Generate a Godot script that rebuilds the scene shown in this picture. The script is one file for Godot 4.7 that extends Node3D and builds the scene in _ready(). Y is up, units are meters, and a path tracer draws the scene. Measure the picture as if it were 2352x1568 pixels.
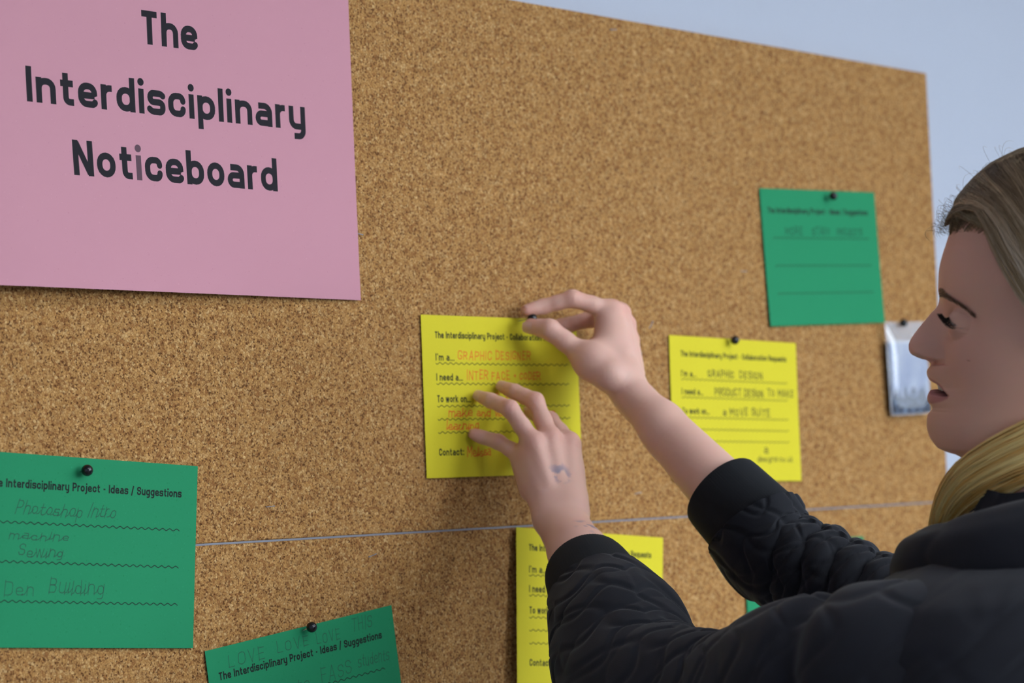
extends Node3D
# A cork noticeboard on a wall and a person pinning a note to it.
# The board's front face is the plane z = 0; x runs along it, y is up, HY is the height of its reference point.

const HY := 1.55
var rng := RandomNumberGenerator.new()
var mats := {}
var names := {}


func _ready() -> void:
	rng.seed = 7
	make_camera()
	make_light()
	make_materials()
	make_room()
	make_board()
	make_papers()
	make_pins()
	make_person()


# ---------------------------------------------------------------- camera and light
func make_camera() -> void:
	var cam := Camera3D.new()
	cam.name = "camera"
	add_child(cam)
	var b := Basis(Vector3(0.69765, -0.04042, 0.71530), Vector3(-0.01734, 0.99716, 0.07326), Vector3(-0.71623, -0.06352, 0.69497))
	cam.transform = Transform3D(b.orthonormalized(), Vector3(-1.55427, HY - 0.13784, 1.50814))
	var at := CameraAttributesPhysical.new()
	at.frustum_focal_length = 81.0
	at.frustum_focus_distance = 1.89
	at.exposure_aperture = 5.6
	at.frustum_near = 0.05
	at.frustum_far = 60.0
	cam.attributes = at
	cam.fov = 16.856
	cam.near = 0.05
	cam.far = 60.0
	cam.current = true


func make_light() -> void:
	var env := Environment.new()
	env.background_mode = Environment.BG_SKY
	var sky := Sky.new()
	var sm := ProceduralSkyMaterial.new()
	sm.sky_top_color = Color(0.90, 0.95, 1.0)
	sm.sky_horizon_color = Color(0.92, 0.96, 1.0)
	sm.ground_horizon_color = Color(0.50, 0.52, 0.53)
	sm.ground_bottom_color = Color(0.38, 0.38, 0.38)
	sm.sky_energy_multiplier = 5.0
	sm.ground_energy_multiplier = 1.6
	sky.sky_material = sm
	env.sky = sky
	env.tonemap_mode = Environment.TONE_MAPPER_LINEAR
	env.tonemap_exposure = 0.355
	env.sdfgi_enabled = true
	env.ssao_enabled = true
	env.ssil_enabled = true
	var we := WorldEnvironment.new()
	we.name = "environment"
	we.environment = env
	add_child(we)


func ceiling_lamp(where: Vector3, size: Vector2, energy: float, label: String) -> void:
	var t := thing("ceiling_lamp", label, "lamp", where, "ceiling light panels")
	var fr := Geo.new()
	var w := size.x * 0.5
	var d := size.y * 0.5
	for s in [[-w, 0.0, 0.02, d], [w, 0.0, 0.02, d], [0.0, -d, w + 0.01, 0.02], [0.0, d, w + 0.01, 0.02]]:
		fr.box(Vector3(s[0], -0.02, s[1]), Vector3(s[2], 0.02, s[3]) if s[2] < w else Vector3(s[2], 0.02, 0.02))
	part("frame", fr.mesh(false), mats.white_metal, t)
	var g := Geo.new()
	g.box(Vector3(0, -0.012, 0), Vector3(w - 0.02, 0.006, d - 0.02))
	part("diffuser", g.mesh(false), mats.lamp_glow, t)
	var l := AreaLight3D.new()
	l.name = "panel_light"
	l.area_size = Vector2(size.x - 0.06, size.y - 0.06)
	l.light_energy = energy
	l.light_color = Color(0.97, 0.98, 1.0)
	l.light_size = 0.3
	l.area_range = 12.0
	l.shadow_enabled = true
	l.rotation_degrees.x = -90
	l.position = Vector3(0, -0.026, 0)
	t.add_child(l)


# ---------------------------------------------------------------- helpers
class Geo:
	var v := PackedVector3Array()
	var c := PackedColorArray()
	var uv := PackedVector2Array()
	var f := PackedInt32Array()
	var tint := Color.WHITE

	func put(p: Vector3, col := Color.WHITE, t := Vector2.ZERO) -> int:
		v.append(p)
		c.append(col)
		uv.append(t)
		return v.size() - 1

	func tri(a: int, b: int, d: int) -> void:
		f.append(a); f.append(b); f.append(d)

	func quad(a: int, b: int, d: int, e: int) -> void:
		f.append(a); f.append(b); f.append(d)
		f.append(a); f.append(d); f.append(e)

	func box(m: Vector3, h: Vector3, bev := 0.0) -> void:
		# each face has corners of its own, so the edges stay crisp
		for ax in 3:
			for s in [-1.0, 1.0]:
				var n := Vector3.ZERO
				n[ax] = s
				var u := Vector3.ZERO
				u[(ax + 1) % 3] = 1.0
				var w := n.cross(u)
				var at := v.size()
				for q in [[-1, -1], [1, -1], [1, 1], [-1, 1]]:
					put(m + (n + u * q[0] + w * q[1]) * (h - Vector3.ONE * 0.0), tint, Vector2(q[0] * 0.5 + 0.5, 0.5 - q[1] * 0.5))
				quad(at, at + 3, at + 2, at + 1)

	func rows(nu: int, nv: int, at: int, wrap: bool, flip: bool) -> void:
		# nu rows of nv points, already put from index «at» on
		for i in nu - 1:
			for j in (nv if wrap else nv - 1):
				var k := (j + 1) % nv
				var a := at + i * nv + j
				var b := at + i * nv + k
				var d := at + (i + 1) * nv + k
				var e := at + (i + 1) * nv + j
				if flip:
					quad(a, e, d, b)
				else:
					quad(a, b, d, e)

	func fan(at: int, n: int, mid: Vector3, col: Color, flip: bool) -> void:
		var m := put(mid, col)
		for j in n:
			var k := (j + 1) % n
			if flip:
				tri(at + k, at + j, m)
			else:
				tri(at + j, at + k, m)

	func add(o: Geo) -> void:
		var at := v.size()
		v.append_array(o.v)
		c.append_array(o.c)
		uv.append_array(o.uv)
		for i in o.f:
			f.append(i + at)

	func rows_of_pillow(w: float, h: float, d: float) -> void:
		# a flat bag: two bulging faces that meet along the rim
		var n := 13
		for side in [1.0, -1.0]:
			var at := v.size()
			for j in n:
				for i in n:
					var x := i / (n - 1.0) * 2.0 - 1.0
					var y := j / (n - 1.0) * 2.0 - 1.0
					put(Vector3(x * w, -y * h, side * d * (1.0 - pow(absf(x), 4.0)) * (1.0 - pow(absf(y), 4.0))))
			rows(n, n, at, false, side < 0.0)

	func lathe(prof: Array, n: int, base: Vector3, axis: Vector3, col := Color.WHITE) -> void:
		# prof: [distance along the axis, radius] from the start to the end of the axis
		var z := axis.normalized()
		var x := z.cross(Vector3(0.3, 0.9, 0.31)).normalized()
		var y := z.cross(x)
		var at := v.size()
		for p in prof:
			for j in n:
				var w := TAU * j / n
				put(base + z * p[0] + (x * cos(w) + y * sin(w)) * p[1], col)
		rows(prof.size(), n, at, true, true)

	func mesh(smooth := true) -> ArrayMesh:
		var nr := PackedVector3Array()
		nr.resize(v.size())
		for i in range(0, f.size(), 3):
			var a := v[f[i]]
			var n := (v[f[i + 2]] - a).cross(v[f[i + 1]] - a)
			nr[f[i]] += n
			nr[f[i + 1]] += n
			nr[f[i + 2]] += n
		for i in nr.size():
			nr[i] = nr[i].normalized()
		var arr := []
		arr.resize(Mesh.ARRAY_MAX)
		arr[Mesh.ARRAY_VERTEX] = v
		arr[Mesh.ARRAY_NORMAL] = nr
		arr[Mesh.ARRAY_COLOR] = c
		arr[Mesh.ARRAY_TEX_UV] = uv
		arr[Mesh.ARRAY_INDEX] = f
		var m := ArrayMesh.new()
		m.add_surface_from_arrays(Mesh.PRIMITIVE_TRIANGLES, arr)
		return m


func numbered(n: String) -> String:
	var k: int = names.get(n, 0)
	names[n] = k + 1
	return n if k == 0 else "%s_%03d" % [n, k]


func thing(called: String, label: String, category: String, where := Vector3.ZERO, group := "") -> Node3D:
	var o := Node3D.new()
	o.name = numbered(called)
	o.position = where
	add_child(o)
	o.set_meta("label", label)
	o.set_meta("category", category)
	if group:
		o.set_meta("group", group)
	return o


func part(called: String, m: Mesh, mat: Material, parent: Node3D, label := "") -> MeshInstance3D:
	var o := MeshInstance3D.new()
	o.name = called
	o.mesh = m
	o.material_override = mat
	parent.add_child(o, true)
	if label:
		o.set_meta("label", label)
	return o


func struct(called: String, m: Mesh, mat: Material, label: String) -> MeshInstance3D:
	var o := part(called, m, mat, self, label)
	o.set_meta("kind", "structure")
	return o


func material(col: Color, rough: float, spec := 0.5) -> StandardMaterial3D:
	var m := StandardMaterial3D.new()
	m.albedo_color = col
	m.roughness = rough
	m.metallic_specular = spec
	return m


func tinted(rough: float, spec := 0.5) -> StandardMaterial3D:
	var m := material(Color.WHITE, rough, spec)
	m.vertex_color_use_as_albedo = true
	return m


func noise_tex(freq: float, size: int, kind := FastNoiseLite.TYPE_SIMPLEX_SMOOTH, sd := 1) -> ImageTexture:
	var n := FastNoiseLite.new()
	n.noise_type = kind
	n.frequency = freq
	n.seed = sd
	n.fractal_octaves = 3
	return ImageTexture.create_from_image(n.get_seamless_image(size, size))


func lin(r: float, g: float, b: float) -> Color:
	# sRGB bytes to linear, for vertex colours
	return Color(r / 255.0, g / 255.0, b / 255.0).srgb_to_linear()


func srgb(r: float, g: float, b: float) -> Color:
	return Color(r / 255.0, g / 255.0, b / 255.0)


# ---------------------------------------------------------------- materials
func make_materials() -> void:
	mats.wall = material(srgb(172, 178, 190), 0.85, 0.3)
	mats.wall.heightmap_enabled = true
	mats.wall.heightmap_texture = noise_tex(0.06, 256)
	mats.wall.heightmap_scale = 0.02
	mats.wall.uv1_triplanar = true
	mats.wall.uv1_world_triplanar = true
	mats.wall.uv1_scale = Vector3(4, 4, 4)
	mats.ceiling = material(srgb(222, 222, 220), 0.9, 0.2)
	mats.floor = material(srgb(120, 112, 104), 0.55)
	var speck := noise_tex(0.09, 256, FastNoiseLite.TYPE_SIMPLEX_SMOOTH, 5).get_image()
	speck.convert(Image.FORMAT_RGB8)
	for y in 256:
		for x in 256:
			speck.set_pixel(x, y, srgb(112, 110, 108).lerp(srgb(138, 136, 133), speck.get_pixel(x, y).r))
	mats.floor.albedo_texture = ImageTexture.create_from_image(speck)
	mats.floor.albedo_color = Color.WHITE
	mats.floor.uv1_triplanar = true
	mats.floor.uv1_world_triplanar = true
	mats.white_metal = material(srgb(225, 226, 228), 0.4)
	mats.lamp_glow = material(srgb(240, 240, 235), 0.6)
	mats.lamp_glow.emission_enabled = true
	mats.lamp_glow.emission = Color(0.97, 0.98, 1.0)
	mats.lamp_glow.emission_energy_multiplier = 2.0
	mats.glass = material(Color(0.95, 0.98, 1.0, 0.06), 0.02)
	mats.glass.transparency = BaseMaterial3D.TRANSPARENCY_ALPHA
	mats.strip = material(srgb(116, 116, 124), 0.5)
	mats.staple = material(srgb(112, 114, 122), 0.4)
	mats.board_edge = material(srgb(150, 128, 98), 0.9)
	mats.pin_black = material(srgb(18, 18, 21), 0.22)
	mats.steel = material(srgb(200, 202, 206), 0.25)
	mats.steel.metallic = 1.0
	make_cork()


func make_cork() -> void:
	var n := 1536
	var gran := FastNoiseLite.new()
	gran.noise_type = FastNoiseLite.TYPE_CELLULAR
	gran.cellular_return_type = FastNoiseLite.RETURN_CELL_VALUE
	gran.cellular_distance_function = FastNoiseLite.DISTANCE_EUCLIDEAN
	gran.frequency = 0.165
	gran.fractal_type = FastNoiseLite.FRACTAL_NONE
	gran.cellular_jitter = 1.0
	gran.seed = 3
	gran.domain_warp_enabled = true
	gran.domain_warp_amplitude = 5.0
	gran.domain_warp_frequency = 0.10
	var edge: FastNoiseLite = gran.duplicate()
	edge.cellular_return_type = FastNoiseLite.RETURN_DISTANCE2_SUB
	var pit := FastNoiseLite.new()
	pit.noise_type = FastNoiseLite.TYPE_CELLULAR
	pit.cellular_return_type = FastNoiseLite.RETURN_CELL_VALUE
	pit.fractal_type = FastNoiseLite.FRACTAL_NONE
	pit.frequency = 0.29
	pit.seed = 21
	pit.domain_warp_enabled = true
	pit.domain_warp_amplitude = 4.0
	pit.domain_warp_frequency = 0.15
	var blot := FastNoiseLite.new()
	blot.frequency = 0.02
	blot.seed = 9
	var ga := gran.get_image(n, n, false, false, false).get_data()
	var ea := edge.get_image(n, n, false, false, false).get_data()
	var pa := pit.get_image(n, n, false, false, false).get_data()
	var ba := blot.get_image(n, n).get_data()
	var lo := 255
	var hi := 0
	for i in range(0, n * n, 97):
		lo = mini(lo, ea[i])
		hi = maxi(hi, ea[i])
	var span := maxf(1.0, hi - lo)
	# granule tones, from dark bark to pale cork
	var ramp := Gradient.new()
	ramp.offsets = PackedFloat32Array([0.0, 0.14, 0.35, 0.62, 0.85, 1.0])
	ramp.colors = PackedColorArray([srgb(141, 98, 55), srgb(160, 117, 68), srgb(169, 127, 74), srgb(175, 134, 82), srgb(181, 141, 89), srgb(190, 155, 104)])
	var lut := []
	for i in 256:
		lut.append(ramp.sample(i / 255.0))
	var out := PackedByteArray()
	out.resize(n * n * 3)
	var bump := PackedByteArray()
	bump.resize(n * n)
	for i in n * n:
		var c: Color = lut[ga[i]]
		var e: float = (ea[i] - lo) / span
		var k := 0.78 + 0.22 * minf(1.0, e * 4.0)
		var p := pa[i]
		if p < 20:
			k *= 0.62
		elif p < 46:
			k *= 0.78
		elif p > 236:
			k *= 1.1
		k *= 0.93 + 0.14 * ba[i] / 255.0
		var w := 1.0 - clampf((1.0 - k) * 0.45, 0.0, 0.3)
		out[i * 3] = int(minf(255.0, c.r * k * 255.0))
		out[i * 3 + 1] = int(minf(255.0, c.g * k * (0.4 + 0.6 * w) * 255.0))
		out[i * 3 + 2] = int(minf(255.0, c.b * k * w * 255.0))
		bump[i] = int(minf(255.0, 60.0 + e * 260.0)) if p >= 20 else 20
	var m := material(Color.WHITE, 0.92, 0.25)
	m.albedo_texture = ImageTexture.create_from_image(Image.create_from_data(n, n, false, Image.FORMAT_RGB8, out))
	m.heightmap_enabled = true
	m.heightmap_texture = ImageTexture.create_from_image(Image.create_from_data(n, n, false, Image.FORMAT_L8, bump))
	m.heightmap_scale = 0.035
	m.uv1_triplanar = true
	m.uv1_world_triplanar = true
	m.uv1_triplanar_sharpness = 8.0
	m.uv1_scale = Vector3.ONE / 0.56
	mats.cork = m


# ---------------------------------------------------------------- the room
func make_room() -> void:
	var x0 := -3.3
	var x1 := 2.3
	var z1 := 4.3
	var h := 3.7
	var zb := -0.014
	var g := Geo.new()
	g.box(Vector3((x0 + x1) / 2, h / 2, zb - 0.1), Vector3((x1 - x0) / 2 + 0.2, h / 2 + 0.2, 0.1))
	struct("wall_back", g.mesh(false), mats.wall, "pale blue grey painted wall behind the noticeboard")
	g = Geo.new()
	g.box(Vector3((x0 + x1) / 2, -0.1, z1 / 2), Vector3((x1 - x0) / 2 + 0.2, 0.1, z1 / 2 + 0.2))
	struct("floor", g.mesh(false), mats.floor, "grey floor")
	g = Geo.new()
	g.box(Vector3((x0 + x1) / 2, h + 0.1, z1 / 2), Vector3((x1 - x0) / 2 + 0.2, 0.1, z1 / 2 + 0.2))
	struct("ceiling", g.mesh(false), mats.ceiling, "white ceiling")
	g = Geo.new()
	g.box(Vector3(x0 - 0.1, h / 2, z1 / 2), Vector3(0.1, h / 2, z1 / 2 + 0.2))
	struct("wall_left", g.mesh(false), mats.wall, "pale wall beside the camera")
	# daylight comes through a window in the wall behind the camera and one in the wall on the right
	var sill := 0.85
	var head := 3.1
	windowed("wall_front", "pale wall behind the camera with a wide window", "window_1", Vector3(x0 - 0.2, 0, z1 + 0.1), Vector3.RIGHT, x1 - x0 + 0.4, -0.3 - x0 + 0.2, 2.1 - x0 + 0.2, sill, head, h)
	windowed("wall_right", "pale wall on the right with a tall window", "window_2", Vector3(x1 + 0.1, 0, -0.2), Vector3.BACK, z1 + 0.4, 2.3, 4.2, sill, head, h)
	ceiling_lamp(Vector3(-0.6, h, 3.2), Vector2(1.5, 0.2), 13.0, "long ceiling light panel behind the camera")
	ceiling_lamp(Vector3(1.4, h, 2.6), Vector2(1.5, 0.2), 10.0, "long ceiling light panel close to the windows")


# a wall 0.2 thick that runs from «at» along «dir», with one window between the lengths a and b
func windowed(called: String, label: String, pane_name: String, at: Vector3, dir: Vector3, long: float, a: float, b: float, sill: float, head: float, h: float) -> void:
	var thick := Vector3(dir.z, 0, dir.x).abs() * 0.1
	var slab := func(g: Geo, l0: float, l1: float, y0: float, y1: float, t: float) -> void:
		g.box(at + dir * ((l0 + l1) / 2) + Vector3(0, (y0 + y1) / 2, 0), dir.abs() * ((l1 - l0) / 2) + Vector3(0, (y1 - y0) / 2, 0) + thick * t)
	var w := Geo.new()
	slab.call(w, 0.0, long, 0.0, sill, 1.0)
	slab.call(w, 0.0, long, head, h, 1.0)
	slab.call(w, 0.0, a, sill, head, 1.0)
	slab.call(w, b, long, sill, head, 1.0)
	struct(called, w.mesh(false), mats.wall, label)
	var fr := Geo.new()
	var mid := (a + b) / 2
	slab.call(fr, a, b, sill, sill + 0.06, 0.4)
	slab.call(fr, a, b, head - 0.06, head, 0.4)
	for x in [a, mid - 0.03, b - 0.06]:
		slab.call(fr, x, x + 0.06, sill + 0.06, head - 0.06, 0.4)
	var o := struct(pane_name, fr.mesh(false), mats.white_metal, "white window frame with two clear panes")
	for q in [[a + 0.06, mid - 0.03], [mid + 0.03, b - 0.06]]:
		var p := Geo.new()
		slab.call(p, q[0], q[1], sill + 0.06, head - 0.06, 0.03)
		part("pane", p.mesh(false), mats.glass, o)


# ---------------------------------------------------------------- the board
func make_board() -> void:
	var t := thing("cork_noticeboard", "large natural cork noticeboard of two panels on the wall", "noticeboard", Vector3(-0.2, HY, 0))
	var xl := -1.08
	var xr := 0.716
	for s in [["upper_panel", 0.328, -0.1728], ["lower_panel", -0.1746, -0.672]]:
		var g := Geo.new()
		var top: float = s[1]
		var bot: float = s[2]
		var ch := 0.0008
		# a slab with a small chamfer round its front face
		var xa := xl + 0.2
		var xb := xr + 0.2
		g.box(Vector3((xa + xb) / 2, (top + bot) / 2, -0.0068), Vector3((xb - xa) / 2, (top - bot) / 2, 0.0060))
		var at := g.v.size()
		for q in [[xa, bot, -0.0008], [xb, bot, -0.0008], [xb, top, -0.0008], [xa, top, -0.0008], [xa + ch, bot + ch, 0.0], [xb - ch, bot + ch, 0.0], [xb - ch, top - ch, 0.0], [xa + ch, top - ch, 0.0]]:
			g.put(Vector3(q[0], q[1], q[2]))
		for i in 4:
			var j := (i + 1) % 4
			g.quad(at + i, at + 4 + i, at + 4 + j, at + j)
		at = g.v.size()
		for q in [[xa + ch, bot + ch], [xb - ch, bot + ch], [xb - ch, top - ch], [xa + ch, top - ch]]:
			g.put(Vector3(q[0], q[1], 0.0))
		g.quad(at, at + 3, at + 2, at + 1)
		part(s[0], g.mesh(false), mats.cork, t)
	var st := Geo.new()
	st.box(Vector3((xl + xr) / 2 + 0.2, -0.1737, -0.0062), Vector3((xr - xl) / 2, 0.0008, 0.0058))
	part("joint_strip", st.mesh(false), mats.strip, t, "thin grey strip between the two cork panels")
	# staples left in the cork
	for s in [[0.1633, 0.3159, 0.1], [-0.1893, 0.0921, -0.1], [-0.3013, -0.1449, 0.05], [-0.1871, -0.1916, 0.25], [0.1701, -0.1476, 0.1], [0.2013, 0.0206, 0.9], [0.3547, 0.0803, 0.0]]:
		var g := Geo.new()
		g.box(Vector3(0, 0, 0.0005), Vector3(0.0045, 0.0003, 0.0003))
		for e in [-1, 1]:
			g.box(Vector3(0.0042 * e, 0, -0.001), Vector3(0.0004, 0.0005, 0.0012))
		var o := part("staple", g.mesh(false), mats.staple, t)
		o.position = Vector3(s[0] + 0.2, s[1], 0.0004)
		o.rotation.z = s[2]


# ---------------------------------------------------------------- lettering
# Letters are single strokes with rounded corners: [radius, closed, x, y, x, y ...], one unit being the height of a capital.
var glyphs := {
	"a": [0.46, [[0.2, 0, 0.03, 0.62, 0.46, 0.62, 0.46, 0], [0.14, 0, 0.46, 0.38, 0, 0.38, 0, 0.1, 0.46, 0.1]]],
	"b": [0.46, [[0.22, 1, 0, 0.1, 0.46, 0.1, 0.46, 0.62, 0, 0.62], [0, 0, 0, 0, 0, 1]]],
	"c": [0.44, [[0.2, 0, 0.44, 0.48, 0.44, 0.62, 0, 0.62, 0, 0.1, 0.44, 0.1, 0.44, 0.24]]],
	"d": [0.46, [[0.22, 1, 0, 0.1, 0.46, 0.1, 0.46, 0.62, 0, 0.62], [0, 0, 0.46, 0, 0.46, 1]]],
	"e": [0.46, [[0, 0, 0, 0.35, 0.46, 0.35], [0.2, 0, 0.46, 0.35, 0.46, 0.62, 0, 0.62, 0, 0.1, 0.44, 0.1, 0.47, 0.16]]],
	"f": [0.32, [[0.15, 0, 0.34, 0.95, 0.12, 0.95, 0.12, 0], [0, 0, -0.04, 0.62, 0.32, 0.62]]],
	"g": [0.46, [[0.22, 1, 0, 0.1, 0.46, 0.1, 0.46, 0.62, 0, 0.62], [0.2, 0, 0.46, 0.72, 0.46, -0.2, 0.04, -0.2]]],
	"h": [0.46, [[0, 0, 0, 0, 0, 1], [0.2, 0, 0, 0.4, 0, 0.62, 0.46, 0.62, 0.46, 0]]],
	"i": [0.0, [[0, 0, 0, 0, 0, 0.72], [-1, 0, 0, 0.92]]],
	"j": [0.1, [[0.14, 0, 0.1, 0.72, 0.1, -0.2, -0.1, -0.2], [-1, 0, 0.1, 0.92]]],
	"k": [0.44, [[0, 0, 0, 0, 0, 1], [0, 0, 0.42, 0.72, 0.04, 0.3], [0, 0, 0.17, 0.42, 0.46, 0]]],
	"l": [0.0, [[0, 0, 0, 0, 0, 1]]],
	"m": [0.76, [[0, 0, 0, 0, 0, 0.72], [0.19, 0, 0, 0.4, 0, 0.62, 0.38, 0.62, 0.38, 0], [0.19, 0, 0.38, 0.4, 0.38, 0.62, 0.76, 0.62, 0.76, 0]]],
	"n": [0.46, [[0, 0, 0, 0, 0, 0.72], [0.2, 0, 0, 0.4, 0, 0.62, 0.46, 0.62, 0.46, 0]]],
	"o": [0.46, [[0.23, 1, 0, 0.1, 0.46, 0.1, 0.46, 0.62, 0, 0.62]]],
	"p": [0.46, [[0.22, 1, 0, 0.1, 0.46, 0.1, 0.46, 0.62, 0, 0.62], [0, 0, 0, -0.28, 0, 0.72]]],
	"q": [0.46, [[0.22, 1, 0, 0.1, 0.46, 0.1, 0.46, 0.62, 0, 0.62], [0, 0, 0.46, -0.28, 0.46, 0.72]]],
	"r": [0.22, [[0, 0, 0, 0, 0, 0.72], [0.2, 0, 0, 0.4, 0, 0.62, 0.29, 0.62]]],
	"s": [0.42, [[0.12, 0, 0.45, 0.57, 0.40, 0.63, 0, 0.63, 0, 0.37, 0.44, 0.37, 0.44, 0.09, 0.03, 0.09, -0.03, 0.16]]],
	"t": [0.30, [[0.13, 0, 0.11, 0.92, 0.11, 0.1, 0.37, 0.1], [0, 0, -0.06, 0.63, 0.36, 0.63]]],
	"u": [0.46, [[0.2, 0, 0, 0.72, 0, 0.1, 0.46, 0.1, 0.46, 0.32], [0, 0, 0.46, 0, 0.46, 0.72]]],
	"v": [0.44, [[0, 0, 0, 0.72, 0.22, 0.02, 0.44, 0.72]]],
	"w": [0.70, [[0, 0, 0, 0.72, 0.17, 0.03, 0.35, 0.68, 0.53, 0.03, 0.70, 0.72]]],
	"y": [0.46, [[0.2, 0, 0, 0.72, 0, 0.1, 0.44, 0.1], [0.18, 0, 0.46, 0.72, 0.46, -0.2, 0.1, -0.2]]],
	"A": [0.54, [[0, 0, 0, 0, 0.27, 1, 0.54, 0], [0, 0, 0.1, 0.32, 0.44, 0.32]]],
	"B": [0.48, [[0, 0, 0, 0, 0, 1], [0.17, 0, 0, 0.9, 0.44, 0.9, 0.44, 0.53, 0, 0.53], [0.17, 0, 0, 0.53, 0.48, 0.53, 0.48, 0.1, 0, 0.1]]],
	"C": [0.48, [[0.22, 0, 0.48, 0.68, 0.48, 0.9, 0, 0.9, 0, 0.1, 0.48, 0.1, 0.48, 0.32]]],
	"D": [0.5, [[0.24, 0, 0, 0.9, 0.5, 0.9, 0.5, 0.1, 0, 0.1], [0, 0, 0, 0, 0, 1]]],
	"E": [0.4, [[0, 0, 0, 0, 0, 1], [0, 0, 0, 0.9, 0.42, 0.9], [0, 0, 0, 0.5, 0.36, 0.5], [0, 0, 0, 0.1, 0.42, 0.1]]],
	"F": [0.4, [[0, 0, 0, 0, 0, 1], [0, 0, 0, 0.9, 0.42, 0.9], [0, 0, 0, 0.5, 0.36, 0.5]]],
	"G": [0.5, [[0.22, 0, 0.5, 0.7, 0.5, 0.9, 0, 0.9, 0, 0.1, 0.5, 0.1, 0.5, 0.44, 0.26, 0.44]]],
	"H": [0.48, [[0, 0, 0, 0, 0, 1], [0, 0, 0.48, 0, 0.48, 1], [0, 0, 0, 0.5, 0.48, 0.5]]],
	"I": [0.0, [[0, 0, 0, 0, 0, 1]]],
	"J": [0.36, [[0.18, 0, 0.36, 1, 0.36, 0.1, 0, 0.1, 0, 0.26]]],
	"K": [0.48, [[0, 0, 0, 0, 0, 1], [0, 0, 0.46, 1, 0.02, 0.44], [0, 0, 0.16, 0.6, 0.5, 0]]],
	"L": [0.4, [[0, 0, 0, 1, 0, 0.1, 0.42, 0.1]]],
	"M": [0.62, [[0, 0, 0, 0, 0, 1, 0.31, 0.35, 0.62, 1, 0.62, 0]]],
	"N": [0.5, [[0, 0, 0, 0, 0, 1], [0, 0, 0.5, 0, 0.5, 1], [0, 0, 0.03, 0.93, 0.47, 0.07]]],
	"O": [0.5, [[0.25, 1, 0, 0.1, 0.5, 0.1, 0.5, 0.9, 0, 0.9]]],
	"P": [0.48, [[0, 0, 0, 0, 0, 1], [0.2, 0, 0, 0.9, 0.48, 0.9, 0.48, 0.44, 0, 0.44]]],
	"R": [0.5, [[0, 0, 0, 0, 0, 1], [0.2, 0, 0, 0.9, 0.48, 0.9, 0.48, 0.46, 0, 0.46], [0, 0, 0.24, 0.46, 0.52, 0]]],
	"S": [0.48, [[0.19, 0, 0.48, 0.72, 0.48, 0.9, 0, 0.9, 0, 0.52, 0.49, 0.52, 0.49, 0.1, 0, 0.1, 0, 0.28]]],
	"T": [0.5, [[0, 0, -0.05, 0.9, 0.55, 0.9], [0, 0, 0.25, 0, 0.25, 0.9]]],
	"U": [0.48, [[0.22, 0, 0, 1, 0, 0.1, 0.48, 0.1, 0.48, 1]]],
	"V": [0.5, [[0, 0, 0, 1, 0.25, 0.02, 0.5, 1]]],
	"Z": [0.46, [[0, 0, 0, 0.9, 0.46, 0.9, 0, 0.1, 0.46, 0.1]]],
	"'": [0.0, [[0, 0, 0, 0.76, 0, 1]]],
	".": [0.0, [[-1, 0, 0, 0.08]]],
	":": [0.0, [[-1, 0, 0, 0.1], [-1, 0, 0, 0.6]]],
	"-": [0.2, [[0, 0, -0.04, 0.42, 0.24, 0.42]]],
	"+": [0.36, [[0, 0, 0, 0.4, 0.36, 0.4], [0, 0, 0.18, 0.2, 0.18, 0.6]]],
	"/": [0.26, [[0, 0, -0.04, -0.12, 0.28, 1.05]]],
	"@": [0.6, [[0.3, 1, 0, -0.05, 0.6, -0.05, 0.6, 0.7, 0, 0.7], [0.15, 1, 0.16, 0.15, 0.44, 0.15, 0.44, 0.5, 0.16, 0.5]]],
	" ": [0.1, []],
}


func rounded(s: Array) -> PackedVector2Array:
	# the points of a stroke, its corners turned into arcs
	var p := PackedVector2Array()
	for i in range(2, s.size(), 2):
		p.append(Vector2(s[i], s[i + 1]))
	var r: float = s[0]
	var n := p.size()
	if r <= 0.0 or n < 3:
		return p
	var out := PackedVector2Array()
	var closed: bool = s[1] == 1
	for i in n:
		if not closed and (i == 0 or i == n - 1):
			out.append(p[i])
			continue
		var a := p[(i + n - 1) % n]
		var b := p[i]
		var c := p[(i + 1) % n]
		var la := (a - b).length() * (0.5 if closed or i > 1 else 1.0)
		var lc := (c - b).length() * (0.5 if closed or i < n - 2 else 1.0)
		var q := minf(r, minf(la, lc))
		var s0 := b + (a - b).normalized() * q
		var s1 := b + (c - b).normalized() * q
		for k in 6:
			var t := k / 5.0
			# a quarter of a circle, as a rational curve
			var w := 0.7071
			var d := (1 - t) * (1 - t) + 2 * w * t * (1 - t) + t * t
			out.append((s0 * (1 - t) * (1 - t) + b * 2 * w * t * (1 - t) + s1 * t * t) / d)
	if closed:
		out.append(out[0])
	return out


func ink_line(im: Image, a: Vector2, b: Vector2, half: float, ink: Color, strength: float, open_a: bool, open_b: bool) -> void:
	# one stretch of a stroke; an open end is cut square, an inner one is round
	var lo := a.min(b) - Vector2.ONE * (half + 1.5)
	var hi := a.max(b) + Vector2.ONE * (half + 1.5)
	var w := im.get_width()
	var h := im.get_height()
	var ab := b - a
	var l := ab.length()
	var u := ab / l if l > 1e-6 else Vector2.RIGHT
	for y in range(maxi(0, int(lo.y)), mini(h, int(hi.y) + 1)):
		for x in range(maxi(0, int(lo.x)), mini(w, int(hi.x) + 1)):
			var p := Vector2(x + 0.5, y + 0.5) - a
			var t := p.dot(u)
			var d := absf(p.cross(u))
			if t < 0.0:
				d = maxf(d, half - t * 1.0) if open_a else p.length()
			elif t > l:
				d = maxf(d, half + t - l) if open_b else (p - ab).length()
			var k := clampf(half + 0.5 - d, 0.0, 1.0) * strength
			if k > 0.0:
				im.set_pixel(x, y, im.get_pixel(x, y).lerp(ink, k))


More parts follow.
